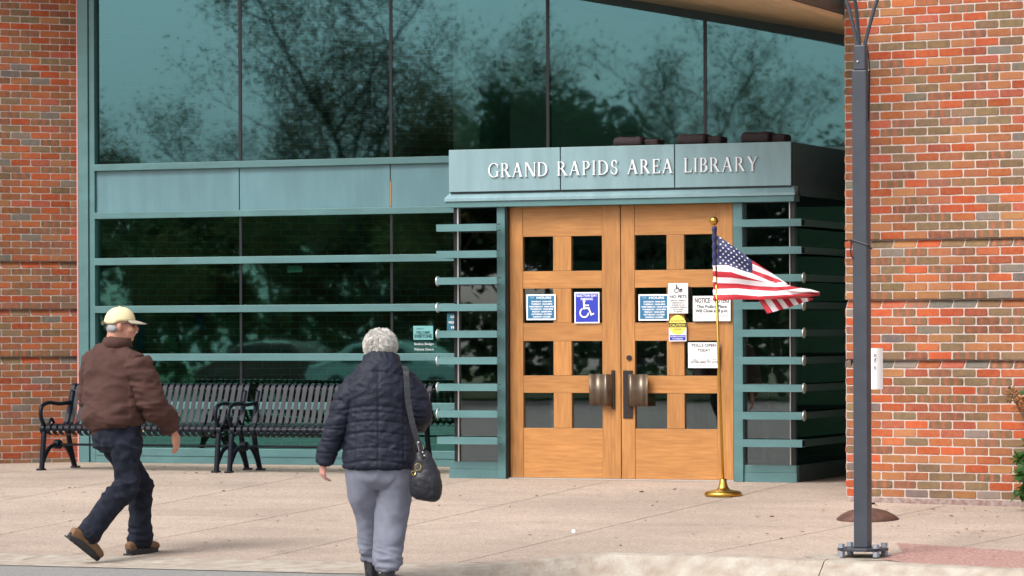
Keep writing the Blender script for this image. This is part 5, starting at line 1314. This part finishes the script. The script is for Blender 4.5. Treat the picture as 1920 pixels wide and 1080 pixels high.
def make_tree(name, label, x, y, H, spread, fol, density, seed, trunk=.10, bare=.35):
    rn = random.Random(seed); r = thing(name, label, 'tree', (x, y, -.38), 0, 'trees on the lawn across the street')
    tb = MB(); lf = MB(); base = Vector((0, 0, -.1))
    def branch(p, d, L, rad, lev):
        pts = [p]; q = p.copy(); dd = d.copy()
        for k in range(4):
            dd = (dd+Vector((rn.uniform(-.18, .18), rn.uniform(-.18, .18), rn.uniform(-.02, .16)))).normalized(); q = q+dd*L/4; pts.append(q.copy())
        tb.tube(pts, [rad*(1-.16*k) for k in range(5)], 6 if lev < 2 else 3, caps=False)
        if lev >= 2:
            for k in range(int(density*(2.6 if fol is EVER else .95))):
                c = pts[rn.randint(1, 4)]+Vector((rn.gauss(0, .30), rn.gauss(0, .30), rn.gauss(0, .28)))
                d2 = Vector((rn.uniform(-1, 1), rn.uniform(-1, 1), rn.uniform(-1, .4))); ls = 2.2 if fol is EVER else .78; leaf(lf, c, d2, Vector((rn.uniform(-1, 1), rn.uniform(-1, 1), 1)), ls*rn.uniform(.07, .16), ls*rn.uniform(.05, .10))
        if lev < (3 if fol is EVER else 4):
            for k in range((9, 5, 5, 4)[lev]):
                t = rn.uniform(.3, 1) if lev else rn.uniform(.28, 1); i = min(3, int(t*4)); o = pts[i].lerp(pts[i+1], t*4-i); a = rn.uniform(0, 6.28); e = rn.uniform(.25, .9)
                nd = Vector((math.cos(a)*math.cos(e)*spread, math.sin(a)*math.cos(e)*spread, math.sin(e))).normalized()
                branch(o, nd, L*rn.uniform(.40, .62), max(.008, rad*.46), lev+1)
    branch(base, Vector((0, 0, 1)), H*.68, trunk, 0)
    tb.build('trunk', BARK, r, world=False); cr = lf.build('crown', fol, r, world=False); cr['kind'] = 'stuff'
    return r
def mirror_px(px, D):                          # a point D metres in front of the facade whose mirror image shows at px
    dx, dy, _ = ray(px, HY); k = (D+30.524)/dy; return 17.056+dx*k, -D
for px, D, H, sp, fo, den, sd_, lab in [
        (735, 52, 12.5, .75, FOLI, 15, 1, 'tall autumn tree with olive leaves mirrored in the second pane'), (860, 55, 9.0, 1.0, FOLI, 11, 2, 'broad olive autumn tree mirrored beside the library sign'),
        (960, 60, 9.8, 1.0, FOLI, 12, 3, 'round brown autumn tree mirrored above the word GRAND'), (1160, 54, 8.4, 1.1, EVER, 14, 4, 'dense dark evergreen mirrored above the word AREA'),
        (1310, 60, 9.4, .9, FOLI, 8, 5, 'thin bare tree mirrored above the word LIBRARY'), (250, 54, 7.6, 1.1, FOLI, 9, 6, 'low twiggy tree mirrored by the brick wall'),
        (520, 58, 9.2, .9, FOLI, 9, 7, 'slender leafless tree mirrored beside the tall autumn tree'), (1570, 56, 6.4, 1.2, EVER, 10, 8, 'low evergreen mirrored beside the brick pier'),
        (60, 60, 7, 1, EVER, 12, 9, 'dark evergreen beyond the end of the lawn'), (330, 66, 5.8, 1.2, EVER, 12, 10, 'wide dark evergreen behind the twiggy tree'),
        (560, 68, 6.6, 1.3, EVER, 12, 12, 'squat dark evergreen behind the slender leafless tree'), (740, 66, 7.6, 1.3, EVER, 12, 13, 'wide dark evergreen behind the autumn trees'),
        (880, 70, 8.2, 1.3, EVER, 12, 14, 'dark spreading evergreen behind the round brown tree'), (1040, 68, 8.0, 1.3, EVER, 12, 15, 'dark evergreen between the brown tree and the dense evergreen'),
        (1300, 62, 6.2, 1.3, EVER, 12, 16, 'short dark evergreen below the thin bare tree'), (1440, 66, 7.0, 1.2, EVER, 10, 17, 'small far evergreen between the bare tree and the pier')]:
    x, y = mirror_px(px, D); make_tree('tree', lab, x, y, H, sp, fo, den, sd_)
# hedge along the far side of the lawn
hx0, _ = mirror_px(-100, 70); hx1, _ = mirror_px(1700, 70); lf = MB(); rn = random.Random(9)
for i in range(5200):
    x = rn.uniform(hx0, hx1); z = rn.random()**.7*(2.6+1.0*noise.noise(Vector((x*.25, 1, 2)))); leaf(lf, Vector((x, -70+rn.uniform(-1, 1), -.38+z)), Vector((rn.uniform(-1, 1), rn.uniform(-1, 1), rn.uniform(-.6, .6))), Vector((0, 1, rn.uniform(-.5, 1))), rn.uniform(.25, .45), rn.uniform(.2, .34))
tag(lf.build('hedge', EVER), 'long dark green hedge across the far edge of the lawn', 'hedge')
# two parked cars
def car(x, y, paint_m, lab):
    r = thing('parked_car', lab, 'car', (x, y, -.42), R_(4), 'cars parked across the street')
    prof = [(-2.2, .35), (-2.25, .62), (-2.1, .86), (-1.75, .93), (-1.05, 1.36), (-.3, 1.46), (.45, 1.40), (1.1, 1.0), (1.9, .86), (2.2, .66), (2.22, .35)]
    secs = [(-.86, .90, .0), (-.80, 1, .02), (0, 1, .04), (.80, 1, .02), (.86, .90, .0)]; v = []; f = []; n = len(prof)
    for yy, sc, up in secs:
        for px_, pz in prof: tum = 1-.18*max(0, (pz-.9)/.56); v.append((px_*(.985 if sc < 1 else 1), yy*tum, pz*(1 if sc == 1 else .985)+(up if pz > .9 else 0)))
    for i in range(len(secs)-1):
        for q in range(n-1): f.append((i*n+q, i*n+q+1, (i+1)*n+q+1, (i+1)*n+q))
        f.append((i*n, (i+1)*n, (i+1)*n+n-1, i*n+n-1))
    f += [list(range(n))[::-1], list(range((len(secs)-1)*n, len(secs)*n))]
    MB().add(v, f).build('body', paint_m, r, world=False, bevel=.03, smooth=False)
    for sg in (-1, 1):
        for a, b in ((-1.15, -.30), (-.24, .72)):
            zt2 = 1.34 if a < -1 else 1.32
            MB().add([(a-.1 if a < -1 else a, sg*.862, .95), (b, sg*.862, .95), (b if a < -1 else b-.28, sg*.795, zt2), (a+.25 if a < -1 else a, sg*.795, zt2)], [(0, 1, 2, 3)]).build('window', SEAL, r, world=False)
        for xx in (-1.38, 1.36):
            w_ = MB(); ring = [(math.cos(i*math.pi/12), math.sin(i*math.pi/12)) for i in range(24)]
            w_.prism(ring, lambda p: (xx+.32*p[0], sg*.88, .32+.32*p[1]), lambda p: (xx+.32*p[0], sg*.68, .32+.32*p[1])); wo_ = w_.build('wheel', SOLE, r, world=False)
            w_ = MB(); w_.prism(ring, lambda p: (xx+.2*p[0], sg*.89, .32+.2*p[1]), lambda p: (xx+.2*p[0], sg*.87, .32+.2*p[1])); w_.build('rim', ALU, wo_, world=False)
CARW = mat('silver_car_paint', (.62, .64, .65), .25, coat=.6); CARR = mat('dark_red_car_paint', (.10, .012, .015), .25, coat=.6)
x, y = mirror_px(755, 46); car(x, y, CARW, 'silver car parked across the street, mirrored in the glass behind the woman')
x, y = mirror_px(540, 47); car(x, y, CARR, 'dark red car parked across the street, mirrored in the glass above the bench')
